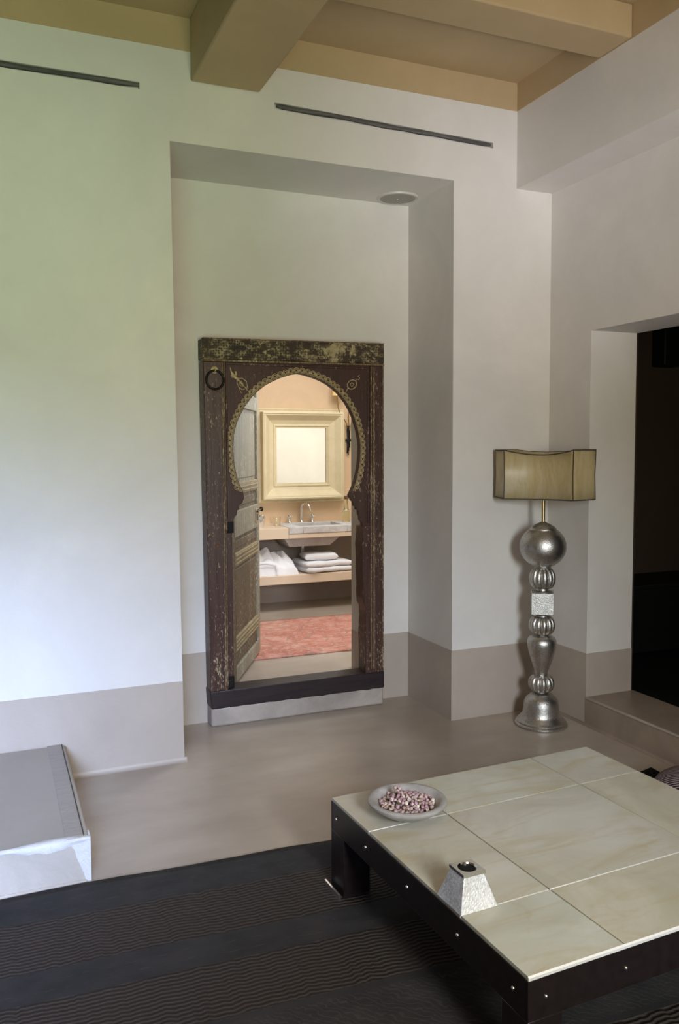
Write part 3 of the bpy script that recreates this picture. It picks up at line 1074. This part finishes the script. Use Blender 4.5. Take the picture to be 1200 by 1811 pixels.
obj('bottle_body', bm, M_bottle, t_, smooth=40)
bm = bmesh.new()
lathe(bm, [(0.019, 0.198), (0.019, 0.222), (0.016, 0.226)], n=16)
obj('stopper', bm, M_brown, t_, smooth=40)

# framed mirror on the bathroom wall
mr = thing('framed_mirror', 'square mirror in a deep cream wooden frame on the bathroom wall', 'mirror', (2.462, 2.94, 1.43))
def mit(bm, steps):
    """rings of rectangles: (half x, half z, y)"""
    rr = []
    for hx, hz, y in steps:
        rr.append([bm.verts.new((sx_ * hx, y, sz_ * hz)) for sx_, sz_ in ((-1, -1), (1, -1), (1, 1), (-1, 1))])
    for i in range(len(rr) - 1):
        for k in range(4):
            bm.faces.new((rr[i][k], rr[i][(k + 1) % 4], rr[i + 1][(k + 1) % 4], rr[i + 1][k]))
    return rr
bm = bmesh.new()
mit(bm, [(0.370, 0.372, 0.0), (0.372, 0.374, -0.10), (0.360, 0.362, -0.105), (0.352, 0.354, -0.098), (0.345, 0.347, -0.098), (0.300, 0.305, -0.050), (0.262, 0.270, -0.036), (0.256, 0.263, -0.044), (0.246, 0.254, -0.044), (0.240, 0.248, -0.034), (0.230, 0.238, -0.034), (0.229, 0.237, -0.012)])
obj('mirror_frame', bm, M_mframe, mr)
bm = bmesh.new()
mit(bm, [(0.372, 0.374, 0.0), (0.402, 0.404, 0.0), (0.404, 0.406, -0.022), (0.396, 0.398, -0.030), (0.384, 0.386, -0.024), (0.372, 0.374, -0.03)])
obj('outer_moulding', bm, M_mframe, mr)
bm = bmesh.new()
bx(bm, -0.232, 0.232, -0.018, -0.008, -0.240, 0.240)
obj('mirror_pane', bm, M_mirror, mr)

# wrought iron sconce
sn = thing('wall_sconce', 'wrought iron branching wall light beside the bathroom mirror', 'wall light', (2.905, 2.94, 1.45))
bm = bmesh.new()
for dx, y in ((-0.012, -0.03), (0.0, -0.035), (0.013, -0.03), (0.004, -0.02)):
    tube(bm, [(dx, y, 0.02 + dx * 2), (dx * 0.6, y - 0.004, 0.12), (dx, y, 0.24)], 0.006, 6)
bx(bm, -0.018, 0.018, -0.045, 0.0, 0.10, 0.125)
tube(bm, [(0, -0.03, -0.02), (0, -0.034, 0.05)], 0.004, 6)
obj('stem_bundle', bm, M_iron, sn, smooth=60)
def arm(pts):
    bm = bmesh.new()
    tube(bm, pts, 0.005, 6)
    obj('arm', bm, M_brass, sn, smooth=60)
arm([(-0.01, -0.03, 0.2), (-0.02, -0.035, 0.26), (-0.06, -0.06, 0.31), (-0.10, -0.08, 0.34), (-0.125, -0.09, 0.40), (-0.13, -0.09, 0.50)])
arm([(0.005, -0.035, 0.2), (-0.004, -0.04, 0.32), (0.006, -0.045, 0.40), (0.02, -0.05, 0.50)])
arm([(0.012, -0.03, 0.2), (0.03, -0.04, 0.28), (0.07, -0.06, 0.31), (0.10, -0.07, 0.36), (0.12, -0.07, 0.46)])
M_cream = plain('cream_shade_paper', (0.85, 0.62, 0.28), 0.8, 0, 0.2, 0.1, 40, 0.1)
for dx, y, z in ((-0.13, -0.09, 0.50), (0.12, -0.07, 0.46)):
    bm = bmesh.new()
    lathe(bm, [(0.050, z), (0.030, z + 0.12), (0.028, z + 0.12), (0.048, z)], dx, y, 20, cap=False)
    obj('candle_shade', bm, M_cream, sn, smooth=60)

# kilim
bm = bmesh.new()
nx_, ny_ = 60, 30
V = [[None] * (ny_ + 1) for _ in range(nx_ + 1)]
for i in range(nx_ + 1):
    for j in range(ny_ + 1):
        x, y = 1.30 + 2.0 * i / nx_, 1.10 + 1.10 * j / ny_
        e = 0.010 * mnoise.noise(Vector((x * 14, 0, 5))) if j == 0 else 0
        lift = 0.008 * max(0, mnoise.noise(Vector((x * 11, 3, 1)))) * (1 - j / 3) if j < 3 else 0
        V[i][j] = bm.verts.new((x, y + e - 0.02 * (x - 1.5), Zb + 0.008 + lift))
for i in range(nx_):
    for j in range(ny_):
        bm.faces.new((V[i][j], V[i + 1][j], V[i + 1][j + 1], V[i][j + 1]))
o = tag(obj('kilim_rug', bm, M_kilim, smooth=60), 'faded coral red patterned rug on the bathroom floor', 'rug')
md = o.modifiers.new('thick', 'SOLIDIFY')
md.thickness = 0.007
md.offset = -1


# towels
def cloth_block(bm, sx_, sy_, sz_, layers, bulge=0.25, seed=0, nseg=30, slump=0.0):
    """a folded cloth: a thick strip folded in an S, seen as stacked rounded layers"""
    h = sz_ / layers
    for L in range(layers):
        z0 = L * h
        rings = []
        for i in range(nseg + 1):
            u = i / nseg
            x = -sx_ / 2 + sx_ * u
            edge = min(u, 1 - u) * sx_
            rz = h * 0.54 * min(1, math.sqrt(max(0.03, edge / (h * 0.45))))
            ring = []
            m = 20
            for k in range(m):
                a = 2 * PI * k / m
                ca, sa = math.cos(a), math.sin(a)
                yy = math.copysign(abs(ca) ** 0.30, ca) * sy_ / 2
                zz = math.copysign(abs(sa) ** 0.42, sa) * rz
                nn = mnoise.noise(Vector((x * 9 + seed, yy * 9, L * 3.3))) * 0.006 + mnoise.noise(Vector((x * 30 + seed, yy * 20, L * 5))) * 0.002
                dz = -slump * (abs(x) / sx_ * 2) ** 2 * (z0 / max(sz_, 1e-6))
                ring.append(bm.verts.new((x + nn, yy + nn * 1.5, z0 + h * 0.56 + zz + nn * 0.8 + dz)))
            rings.append(ring)
        for i in range(nseg):
            for k in range(m):
                bm.faces.new((rings[i][k], rings[i][(k + 1) % m], rings[i + 1][(k + 1) % m], rings[i + 1][k]))
        bm.faces.new(rings[0][::-1])
        bm.faces.new(rings[-1])


ZS_ = 0.460
bm = bmesh.new()
cloth_block(bm, 0.43, 0.34, 0.088, 2, seed=3)
o = tag(obj('bath_towel', bm, M_towel, smooth=80, loc=(2.535, 2.64, ZS_ + 0.004), rotz=0.06), 'larger folded white bath towel lying on the plaster shelf', 'towel')
bm = bmesh.new()
cloth_block(bm, 0.285, 0.22, 0.052, 1, seed=9)
tag(obj('hand_towel', bm, M_towel, smooth=80, loc=(2.50, 2.62, ZS_ + 0.098), rotz=-0.12), 'smaller folded white hand towel on top of the bath towel', 'towel')

rb = thing('folded_bathrobe', 'folded white bathrobe heaped on the plaster shelf by the door leaf', 'bathrobe', (2.06, 2.68, ZS_))
def mound(bm, cx, cy, sx_, sy_, h, seed, folds=3.0, amp=0.016, pw=0.45, n=44):
    G = []
    for i in range(n + 1):
        row = []
        for j in range(n + 1):
            u, v_ = -1 + 2 * i / n, -1 + 2 * j / n
            e = max(0, (1 - abs(u) ** 3.2) * (1 - abs(v_) ** 3.2)) ** pw
            f_ = math.sin((u * 1.2 + v_ * 0.7) * folds * PI + 2.0 * mnoise.noise(Vector((u * 1.6 + seed, v_ * 1.6, 0)))) * amp
            nn = mnoise.noise(Vector((u * 2.2 + seed, v_ * 2.2, 4))) * amp * 1.6
            row.append(bm.verts.new((cx + u * sx_ / 2, cy + v_ * sy_ / 2, max(0.0, e * (h + f_ + nn)))))
        G.append(row)
    for i in range(n):
        for j in range(n):
            bm.faces.new((G[i][j], G[i + 1][j], G[i + 1][j + 1], G[i][j + 1]))
bm = bmesh.new()
mound(bm, 0.0, 0.0, 0.44, 0.36, 0.125, 1.3, 2.2, 0.014, 0.36, 70)
bd_ = obj('robe_body', bm, M_towel, rb, smooth=80)
bm = bmesh.new()
mound(bm, -0.075, 0.02, 0.26, 0.27, 0.190, 5.1, 1.8, 0.022, 0.42, 70)
obj('robe_collar', bm, M_towel, rb, smooth=80)
bm = bmesh.new()
mound(bm, 0.095, 0.0, 0.23, 0.30, 0.155, 8.1, 1.9, 0.018, 0.42, 70)
obj('robe_sleeve', bm, M_towel, rb, smooth=80)
bm = bmesh.new()
tube(bm, [(-0.2, -0.17, 0.10), (-0.06, -0.185, 0.105), (0.02, -0.185, 0.085), (0.035, -0.185, 0.04), (0.03, -0.185, 0.006)], 0.012, 8, squash=(1, 0.5, 1))
obj('robe_belt', bm, M_towel, rb, smooth=60)

# ================================================================== LAMP
lp = thing('floor_lamp', 'silver baluster floor lamp with concave parchment shade in the corner', 'floor lamp', (2.665, -0.246, 0), 0)
def lpart(name, prof, m=M_silver, **k):
    bm = bmesh.new()
    lathe(bm, prof, n=k.pop('n', 56), **k)
    return obj(name, bm, m, lp, smooth=45)
def arcprof(r0, r1, z0, z1, n=14, pw=1.0):
    out = []
    for i in range(n + 1):
        a = PI * i / n
        out.append((r0 + (r1 - r0) * math.sin(a) ** pw, (z0 + z1) / 2 - (z1 - z0) / 2 * math.cos(a)))
    return out
lpart('lamp_base', [(0.132, 0.0), (0.139, 0.004), (0.139, 0.013), (0.133, 0.017), (0.131, 0.019), (0.132, 0.027), (0.126, 0.031), (0.123, 0.033), (0.119, 0.040), (0.107, 0.050), (0.0995, 0.063), (0.0960, 0.085), (0.094, 0.105), (0.091, 0.125), (0.083, 0.145), (0.070, 0.158), (0.064, 0.162), (0.060, 0.168), (0.040, 0.176), (0.030, 0.178), (0.030, 0.186)])
for z0, z1 in ((0.184, 0.272), (0.496, 0.592), (0.742, 0.852)):
    p_ = arcprof(0.030, 0.070, z0, z1, 14, 0.75)
    bm = bmesh.new()
    lathe(bm, p_, n=110, ribs=11, ribd=0.16)
    obj('ribbed_bulb', bm, M_silver, lp, smooth=60)
lpart('vase_section', [(0.030, 0.272), (0.032, 0.280), (0.035, 0.295), (0.046, 0.325), (0.058, 0.360), (0.068, 0.395), (0.075, 0.425), (0.0775, 0.445), (0.076, 0.462), (0.068, 0.477), (0.052, 0.487), (0.034, 0.491), (0.030, 0.497)])
lpart('neck_collar', [(0.030, 0.590), (0.044, 0.594), (0.044, 0.600), (0.032, 0.602), (0.032, 0.608)])
bm = bmesh.new()
bx(bm, -0.0585, 0.0585, -0.0585, 0.0585, 0.607, 0.724)
obj('cube_block', bm, M_silver2, lp, bevel=0.003, rotz=-0.62)
lpart('neck_collar', [(0.050, 0.723), (0.052, 0.729), (0.034, 0.733), (0.032, 0.744)])
lpart('globe', [(0.032, 0.848), (0.042, 0.850), (0.045, 0.856), (0.042, 0.861)] + [(0.122 * math.cos(a), 0.968 + 0.114 * math.sin(a)) for a in [math.radians(d) for d in range(-68, 56, 6)]] + [(0.071, 1.056), (0.070, 1.064), (0.058, 1.076), (0.038, 1.088), (0.018, 1.096), (0.012, 1.100)])
lpart('lamp_pole', [(0.0095, 1.095), (0.0095, 1.40)], M_brass, n=16)

# shade: six-sided plan with concave long sides
sh = bpy.data.objects.new('lamp_shade', None)
half, ffx, ffy, dip = 0.268, 0.182, 0.112, 0.058
def plan():
    P = []
    n = 18
    for i in range(n + 1):           # front (towards the room)
        f = i / n
        x = -ffx + 2 * ffx * f
        P.append((x, -ffy + dip * math.sin(PI * f)))
    for i in range(1, 5):
        f = i / 5
        P.append((ffx + (half - ffx) * f, -ffy + (ffy - 0.0) * f))
    P.append((half, 0.0))
    for i in range(1, 5):
        f = i / 5
        P.append((half + (ffx - half) * f, ffy * f))
    for i in range(n + 1):
        f = i / n
        x = ffx - 2 * ffx * f
        P.append((x, ffy - dip * math.sin(PI * f)))
    for i in range(1, 5):
        f = i / 5
        P.append((-ffx - (half - ffx) * f, ffy - ffy * f))
    P.append((-half, 0.0))
    for i in range(1, 5):
        f = i / 5
        P.append((-half + (half - ffx) * f, -ffy * f))
    return P
PL = plan()
def ztop(x, y=0.0):
    dip_ = 0.026 if y < -0.01 else (0.012 if y > 0.01 else 0.0)
    return 1.482 - dip_ * max(0.0, 1 - (abs(x) / ffx) ** 2)
def zbot(x):
    return 1.222 + 0.004 * (abs(x) / half) ** 2
rotS = -0.905
bm = bmesh.new()
A = [bm.verts.new((x, y, zbot(x))) for x, y in PL]
Mid = [bm.verts.new((x * 0.985, y * 0.985, (zbot(x) + ztop(x)) / 2)) for x, y in PL]
B = [bm.verts.new((x, y, ztop(x, y))) for x, y in PL]
n = len(PL)
for i in range(n):
    j = (i + 1) % n
    bm.faces.new((A[i], A[j], Mid[j], Mid[i]))
    bm.faces.new((Mid[i], Mid[j], B[j], B[i]))
sh_o = obj('lamp_shade', bm, M_shade, lp, smooth=25, rotz=rotS)
md = sh_o.modifiers.new('thick', 'SOLIDIFY')
md.thickness = 0.003
bpy.data.objects.remove(sh)
bm = bmesh.new()
tube(bm, [(x, y, ztop(x, y)) for x, y in PL], 0.0032, 6, closed=True)
tube(bm, [(x, y, zbot(x)) for x, y in PL], 0.0032, 6, closed=True)
for sx_, sy_ in ((-1, -1), (1, -1), (1, 1), (-1, 1)):
    tube(bm, [(sx_ * ffx, sy_ * ffy, zbot(ffx)), (sx_ * ffx * 0.985, sy_ * ffy * 0.985, 1.352), (sx_ * ffx, sy_ * ffy, ztop(ffx))], 0.0026, 6)
for sx_ in (-1, 1):
    tube(bm, [(sx_ * half, 0, zbot(half)), (sx_ * half * 0.985, 0, 1.352), (sx_ * half, 0, ztop(half))], 0.0030, 6)
obj('shade_seam', bm, M_seam, sh_o, smooth=60)
bm = bmesh.new()
tube(bm, [(-0.05, 0.05, 1.39), (0, 0, 1.395), (0.05, -0.05, 1.39)], 0.003, 6)
tube(bm, [(-0.05, -0.05, 1.39), (0, 0, 1.395), (0.05, 0.05, 1.39)], 0.003, 6)
obj('shade_carrier', bm, M_brass, sh_o, smooth=60)

# ================================================================== DARK RUG
rug_rot = -0.044
bm = bmesh.new()
nx_, ny_ = 90, 90
G = []
for i in range(nx_ + 1):
    row = []
    for j in range(ny_ + 1):
        x, y = -2.9 + 5.2 * i / nx_, -3.60 * (j / ny_)
        e = 0.006 * mnoise.noise(Vector((x * 5, 0, 5))) + 0.003 * mnoise.noise(Vector((x * 17, 0, 2))) if j == 0 else 0
        z = 0.009 + 0.003 * mnoise.noise(Vector((x * 2.4, y * 3.0, 0))) 
        k_ = -0.044 * (0.2 - x) if x < 0.2 else 0.0
        row.append(bm.verts.new((x, y + e + k_, z)))
    G.append(row)
for i in range(nx_):
    for j in range(ny_):
        bm.faces.new((G[i][j], G[i + 1][j], G[i + 1][j + 1], G[i][j + 1]))
rug = tag(obj('woven_rug', bm, M_rug, smooth=60, loc=(0.0, -1.004, 0.0), rotz=rug_rot), 'dark brown ribbed woven rug under the low table', 'rug')
md = rug.modifiers.new('thick', 'SOLIDIFY')
md.thickness = 0.008
md.offset = -1

# ================================================================== LOW TABLE
TR, TX, TY, TZ = 0.03997, 1.0287, -2.4114, 0.3196
TW, TH = 1.105, 1.058
tb = thing('coffee_table', 'low square black metal table topped with nine cream stone tiles', 'table', (TX, TY, 0), TR)
zr = 0.0115
zt = TZ - 0.010
az = 0.213
bm = bmesh.new()
th = 0.010
bx(bm, 0, TW, 0, th, az, zt)
bx(bm, 0, TW, TH - th, TH, az, zt)
bx(bm, 0, th, th, TH - th, az, zt)
bx(bm, TW - th, TW, th, TH - th, az, zt)
bx(bm, th, TW - th, th, TH - th, zt - 0.008, zt)
obj('apron_frame', bm, M_steel, tb, bevel=0.0015)
for cx_, cy_ in ((0, 0), (1, 0), (0, 1), (1, 1)):
    bm = bmesh.new()
    x0, x1 = (0, 0.098) if cx_ == 0 else (TW - 0.098, TW)
    y0, y1 = (0, 0.098) if cy_ == 0 else (TH - 0.098, TH)
    bx(bm, x0, x1, y0, y1, zr, az)
    lg = obj('leg', bm, M_steel, tb, bevel=0.002)
    bm = bmesh.new()
    if cx_ == 0:
        bx(bm, -0.016, x1 + 0.01, y0 - 0.008, y1 + 0.012, zr - 0.001, zr + 0.004)
        bx(bm, -0.020, -0.014, y0 - 0.008, y1 + 0.012, zr, zr + 0.022)
    else:
        bx(bm, x0 - 0.01, TW + 0.016, y0 - 0.008, y1 + 0.012, zr - 0.001, zr + 0.004)
    obj('foot_plate', bm, M_stud, lg)
# tiles
gx = [0.0, 0.2850, 0.8320, TW]
gy = [0.0, 0.2755, 0.7820, TH]
gap = 0.0022
for i in range(3):
    for j in range(3):
        bm = bmesh.new()
        bx(bm, gx[i] + (gap if i else 0.002), gx[i + 1] - (gap if i < 2 else 0.002), gy[j] + (gap if j else 0.0034), gy[j + 1] - (gap if j < 2 else 0.002), zt, TZ)
        obj('stone_tile', bm, M_onyx, tb, bevel=0.0006)
bm = bmesh.new()
prism(bm, [(0.0, zt), (0.0, TZ - 0.0034), (0.0032, TZ + 0.0002), (0.0032, zt)], 0.001, TW - 0.001, 'x')
obj('edge_glint', bm, M_glint, tb)  # bright line of reflected window light along the bevelled tile edge
for x0, x1, y0, y1, up_ in ((0.001, gx[1] - 0.003, gy[1] - 0.0014, gy[1] + 0.0014, 0.0003), (0.001, gx[1] - 0.003, gy[2] - 0.0014, gy[2] + 0.0014, 0.0005), (gx[1], gx[2], gy[1] - 0.0012, gy[1] + 0.0012, 0.0003)):
    bm = bmesh.new()
    bx(bm, x0, x1, y0, y1, zt, TZ + up_)
    obj('edge_glint', bm, M_glint, tb, bevel=0.0012)  # painted highlights only on the joints that catch the light
# studs
def stud(x, y, nx__, ny__):
    bm = bmesh.new()
    for k in range(5):
        pass
    lathe(bm, [(0.0048, 0), (0.0044, 0.002), (0.0026, 0.0036), (0.0004, 0.0042)], n=12)
    if nx__:
        rm = Matrix.Rotation(-PI / 2 if nx__ < 0 else PI / 2, 3, 'Y')
    else:
        rm = Matrix.Rotation(PI / 2 if ny__ < 0 else -PI / 2, 3, 'X')
    bmesh.ops.rotate(bm, verts=bm.verts[:], cent=(0, 0, 0), matrix=rm)
    bmesh.ops.translate(bm, verts=bm.verts[:], vec=(x, y, 0.262))
    obj('stud', bm, M_stud, tb, smooth=60)
for y in (0.055, 0.285, 0.542, 0.800, 1.015):
    stud(0, y, -1, 0)
    stud(TW, y, 1, 0)
for x in (0.050, 0.287, 0.55, 0.81, 1.05):
    stud(x, 0, 0, -1)
    stud(x, TH, 0, 1)

# ================================================================== BOWL OF BUDS
BX_, BY_ = 1.161, -1.575
bw_ = obj('stone_bowl', None or (lambda b: (lathe(b, [(0.045, 0), (0.060, 0.003), (0.090, 0.018), (0.115, 0.036), (0.126, 0.046), (0.127, 0.052), (0.122, 0.0565), (0.112, 0.056), (0.104, 0.050), (0.090, 0.034), (0.060, 0.020), (0.002, 0.016)], n=72), b)[1])(bmesh.new()), M_bowl, smooth=50, loc=(BX_, BY_, TZ))
tag(bw_, 'round shallow grey stone bowl filled with dried rosebuds on the table', 'bowl')


def bud_mesh(seed):
    bm = bmesh.new()
    bmesh.ops.create_icosphere(bm, subdivisions=3, radius=1)
    for v in bm.verts:
        a = math.atan2(v.co.y, v.co.x)
        p = v.co.normalized()
        tw = a + p.z * 1.6 + seed
        pet = 0.10 * math.sin(3 * tw) + 0.06 * math.sin(5 * tw + 1)
        rr = (1 + pet * (0.3 + 0.7 * max(0, p.z + 0.4))) * (1 + 0.10 * mnoise.noise(p * 3 + Vector((seed, 0, 0))))
        zz = p.z * 1.18
        if p.z > 0.75:
            zz -= 0.25 * (p.z - 0.75) / 0.25
        if p.z < -0.6:
            rr *= 0.75
        v.co = Vector((p.x * rr * 0.88, p.y * rr * 0.88, zz * rr)) * 0.0068
    bmesh.ops.recalc_face_normals(bm, faces=bm.faces[:])
    me = bpy.data.meshes.new('dried_rosebud')
    bm.to_mesh(me)
    bm.free()
    me.materials.append(M_bud)
    me.polygons.foreach_set('use_smooth', [True] * len(me.polygons))
    return me


BM_ = [bud_mesh(s * 1.7) for s in range(4)]
first = None
rb_ = random.Random(11)
spots = []
def place(nr, rmax, zf, spacing):
    k = 0
    tries = 0
    while k < nr and tries < 9000:
        tries += 1
        r_ = rmax * math.sqrt(rb_.random())
        a = rb_.random() * 2 * PI
        x, y = r_ * math.cos(a), r_ * math.sin(a)
        z = zf(r_)
        if all((x - q[0]) ** 2 + (y - q[1]) ** 2 + (z - q[2]) ** 2 > spacing ** 2 for q in spots):
            spots.append((x, y, z))
            k += 1
place(110, 0.086, lambda r_: 0.029 + (r_ / 0.095) ** 2 * 0.016, 0.0118)
place(90, 0.078, lambda r_: 0.042 + 0.010 * (1 - r_ / 0.078), 0.0118)
place(38, 0.050, lambda r_: 0.056 + 0.006 * (1 - r_ / 0.05), 0.0118)
spots += [(-0.020, 0.030, 0.068), (-0.012, 0.036, 0.076), (-0.024, 0.036, 0.080), (-0.016, 0.024, 0.066)]
for i, (x, y, z) in enumerate(spots):
    if first is None:
        o = bpy.data.objects.new('dried_rosebud', BM_[0])
        first = o
    else:
        o = first.copy()
        o.data = BM_[i % 4]
    C.objects.link(o)
    s_ = 0.82 + 0.36 * rb_.random()
    o.scale = (s_, s_, s_)
    o.location = (BX_ + x, BY_ + y, TZ + z)
    o.rotation_euler = (rb_.uniform(-1.3, 1.3), rb_.uniform(-1.3, 1.3), rb_.uniform(0, 6.28))
    tag(o, 'dried pink rosebud heaped in the grey stone bowl', 'rosebud', 'dried rosebuds in the stone bowl')

# ================================================================== PYRAMID HOLDER
hx, hy = 1.071, -2.085
hd = thing('candle_holder', 'silver truncated pyramid candle holder on the table edge', 'candle holder', (hx, hy, TZ), TR)
bm = bmesh.new()
s0, s1, hh = 0.0575, 0.031, 0.082
a = [bm.verts.new((x * s0, y * s0, 0.0)) for x, y in ((-1, -1), (1, -1), (1, 1), (-1, 1))]
b = [bm.verts.new((x * s1, y * s1, hh)) for x, y in ((-1, -1), (1, -1), (1, 1), (-1, 1))]
bm.faces.new(a[::-1])
bm.faces.new(b)
for i in range(4):
    bm.faces.new((a[i], a[(i + 1) % 4], b[(i + 1) % 4], b[i]))
obj('holder_body', bm, M_silver3, hd, bevel=0.002)
bm = bmesh.new()
NN = 48
so, ri = 0.034, 0.0255
def sq(k):
    an = 2 * PI * k / NN + PI / 4
    cx_, sx_ = math.cos(an), math.sin(an)
    m_ = max(abs(cx_), abs(sx_))
    return cx_ / m_ * so, sx_ / m_ * so
rings = []
for typ, z in (('o', hh), ('o', hh + 0.008), ('i', hh + 0.008), ('i2', hh + 0.005), ('i2', hh + 0.0012), ('c', hh + 0.0010)):
    ring = []
    for k in range(NN):
        an = 2 * PI * k / NN + PI / 4
        if typ == 'o':
            x, y = sq(k)
        else:
            r_ = {'i': ri, 'i2': ri - 0.003, 'c': 0.001}[typ]
            x, y = r_ * math.cos(an), r_ * math.sin(an)
        ring.append(bm.verts.new((x, y, z)))
    rings.append(ring)
for i in range(len(rings) - 1):
    for k in range(NN):
        bm.faces.new((rings[i][k], rings[i][(k + 1) % NN], rings[i + 1][(k + 1) % NN], rings[i + 1][k]))
bm.faces.new(rings[-1])
obj('chrome_cap', bm, M_chrome, hd, smooth=40)
bm = bmesh.new()
lathe(bm, [(0.022, hh + 0.0015), (0.022, hh + 0.0025), (0.001, hh + 0.0025)], n=32)
obj('hole_shade', bm, M_black2, hd, smooth=40)  # black disc painting the dark of the candle hole

# ================================================================== FLOOR SEAT BY THE STEP
t_ = thing('floor_mat', 'black floor mat behind the table near the step', 'mat', (2.585, -1.14, 0), 0)
bm = bmesh.new()
prism(bm, [(0.0, 0.0), (-0.06, -0.016), (-0.30, -0.06), (-0.45, -0.75), (-0.02, -0.75), (-0.010, -0.12)], 0.0, 0.10, 'z')
obj('mat_body', bm, M_black, t_, bevel=0.004)
bm = bmesh.new()
bmesh.ops.create_uvsphere(bm, u_segments=48, v_segments=24, radius=1)
for v in bm.verts:
    z = v.co.z
    v.co = Vector((v.co.x * 0.19, v.co.y * 0.19, math.copysign(abs(z) ** 0.8, z) * 0.095))
tag(obj('floor_cushion', bm, M_stripe, smooth=60, loc=(2.535, -1.475, 0.112), rotz=0.75), 'round striped floor cushion at right edge beyond the table', 'cushion')

# ================================================================== DARK SIDE ROOM FURNITURE
t_ = thing('low_sideboard', 'black low sideboard in the dark side room', 'sideboard', (4.2, 0.30, 0.14))
bm = bmesh.new()
bx(bm, -0.8, 1.0, -0.18, 0.18, 0.06, 0.465)
obj('carcass', bm, M_black2, t_, bevel=0.01)
bm = bmesh.new()
bx(bm, -0.84, 1.04, -0.20, 0.19, 0.465, 0.497)
obj('sideboard_top', bm, M_black2, t_, bevel=0.008)
for dx in (-0.76, 0.90):
    for dy in (-0.16, 0.11):
        bm = bmesh.new()
        bx(bm, dx, dx + 0.06, dy, dy + 0.06, 0.0, 0.06)
        obj('leg', bm, M_black2, t_)
bm = bmesh.new()
bx(bm, -0.075, 0.075, -0.12, 0.0, 0.0, 0.34)
tag(obj('wall_speaker', bm, M_black2, bevel=0.01, loc=(4.16, 0.499, 2.03)), 'black box speaker high on the dark side room wall', 'speaker')
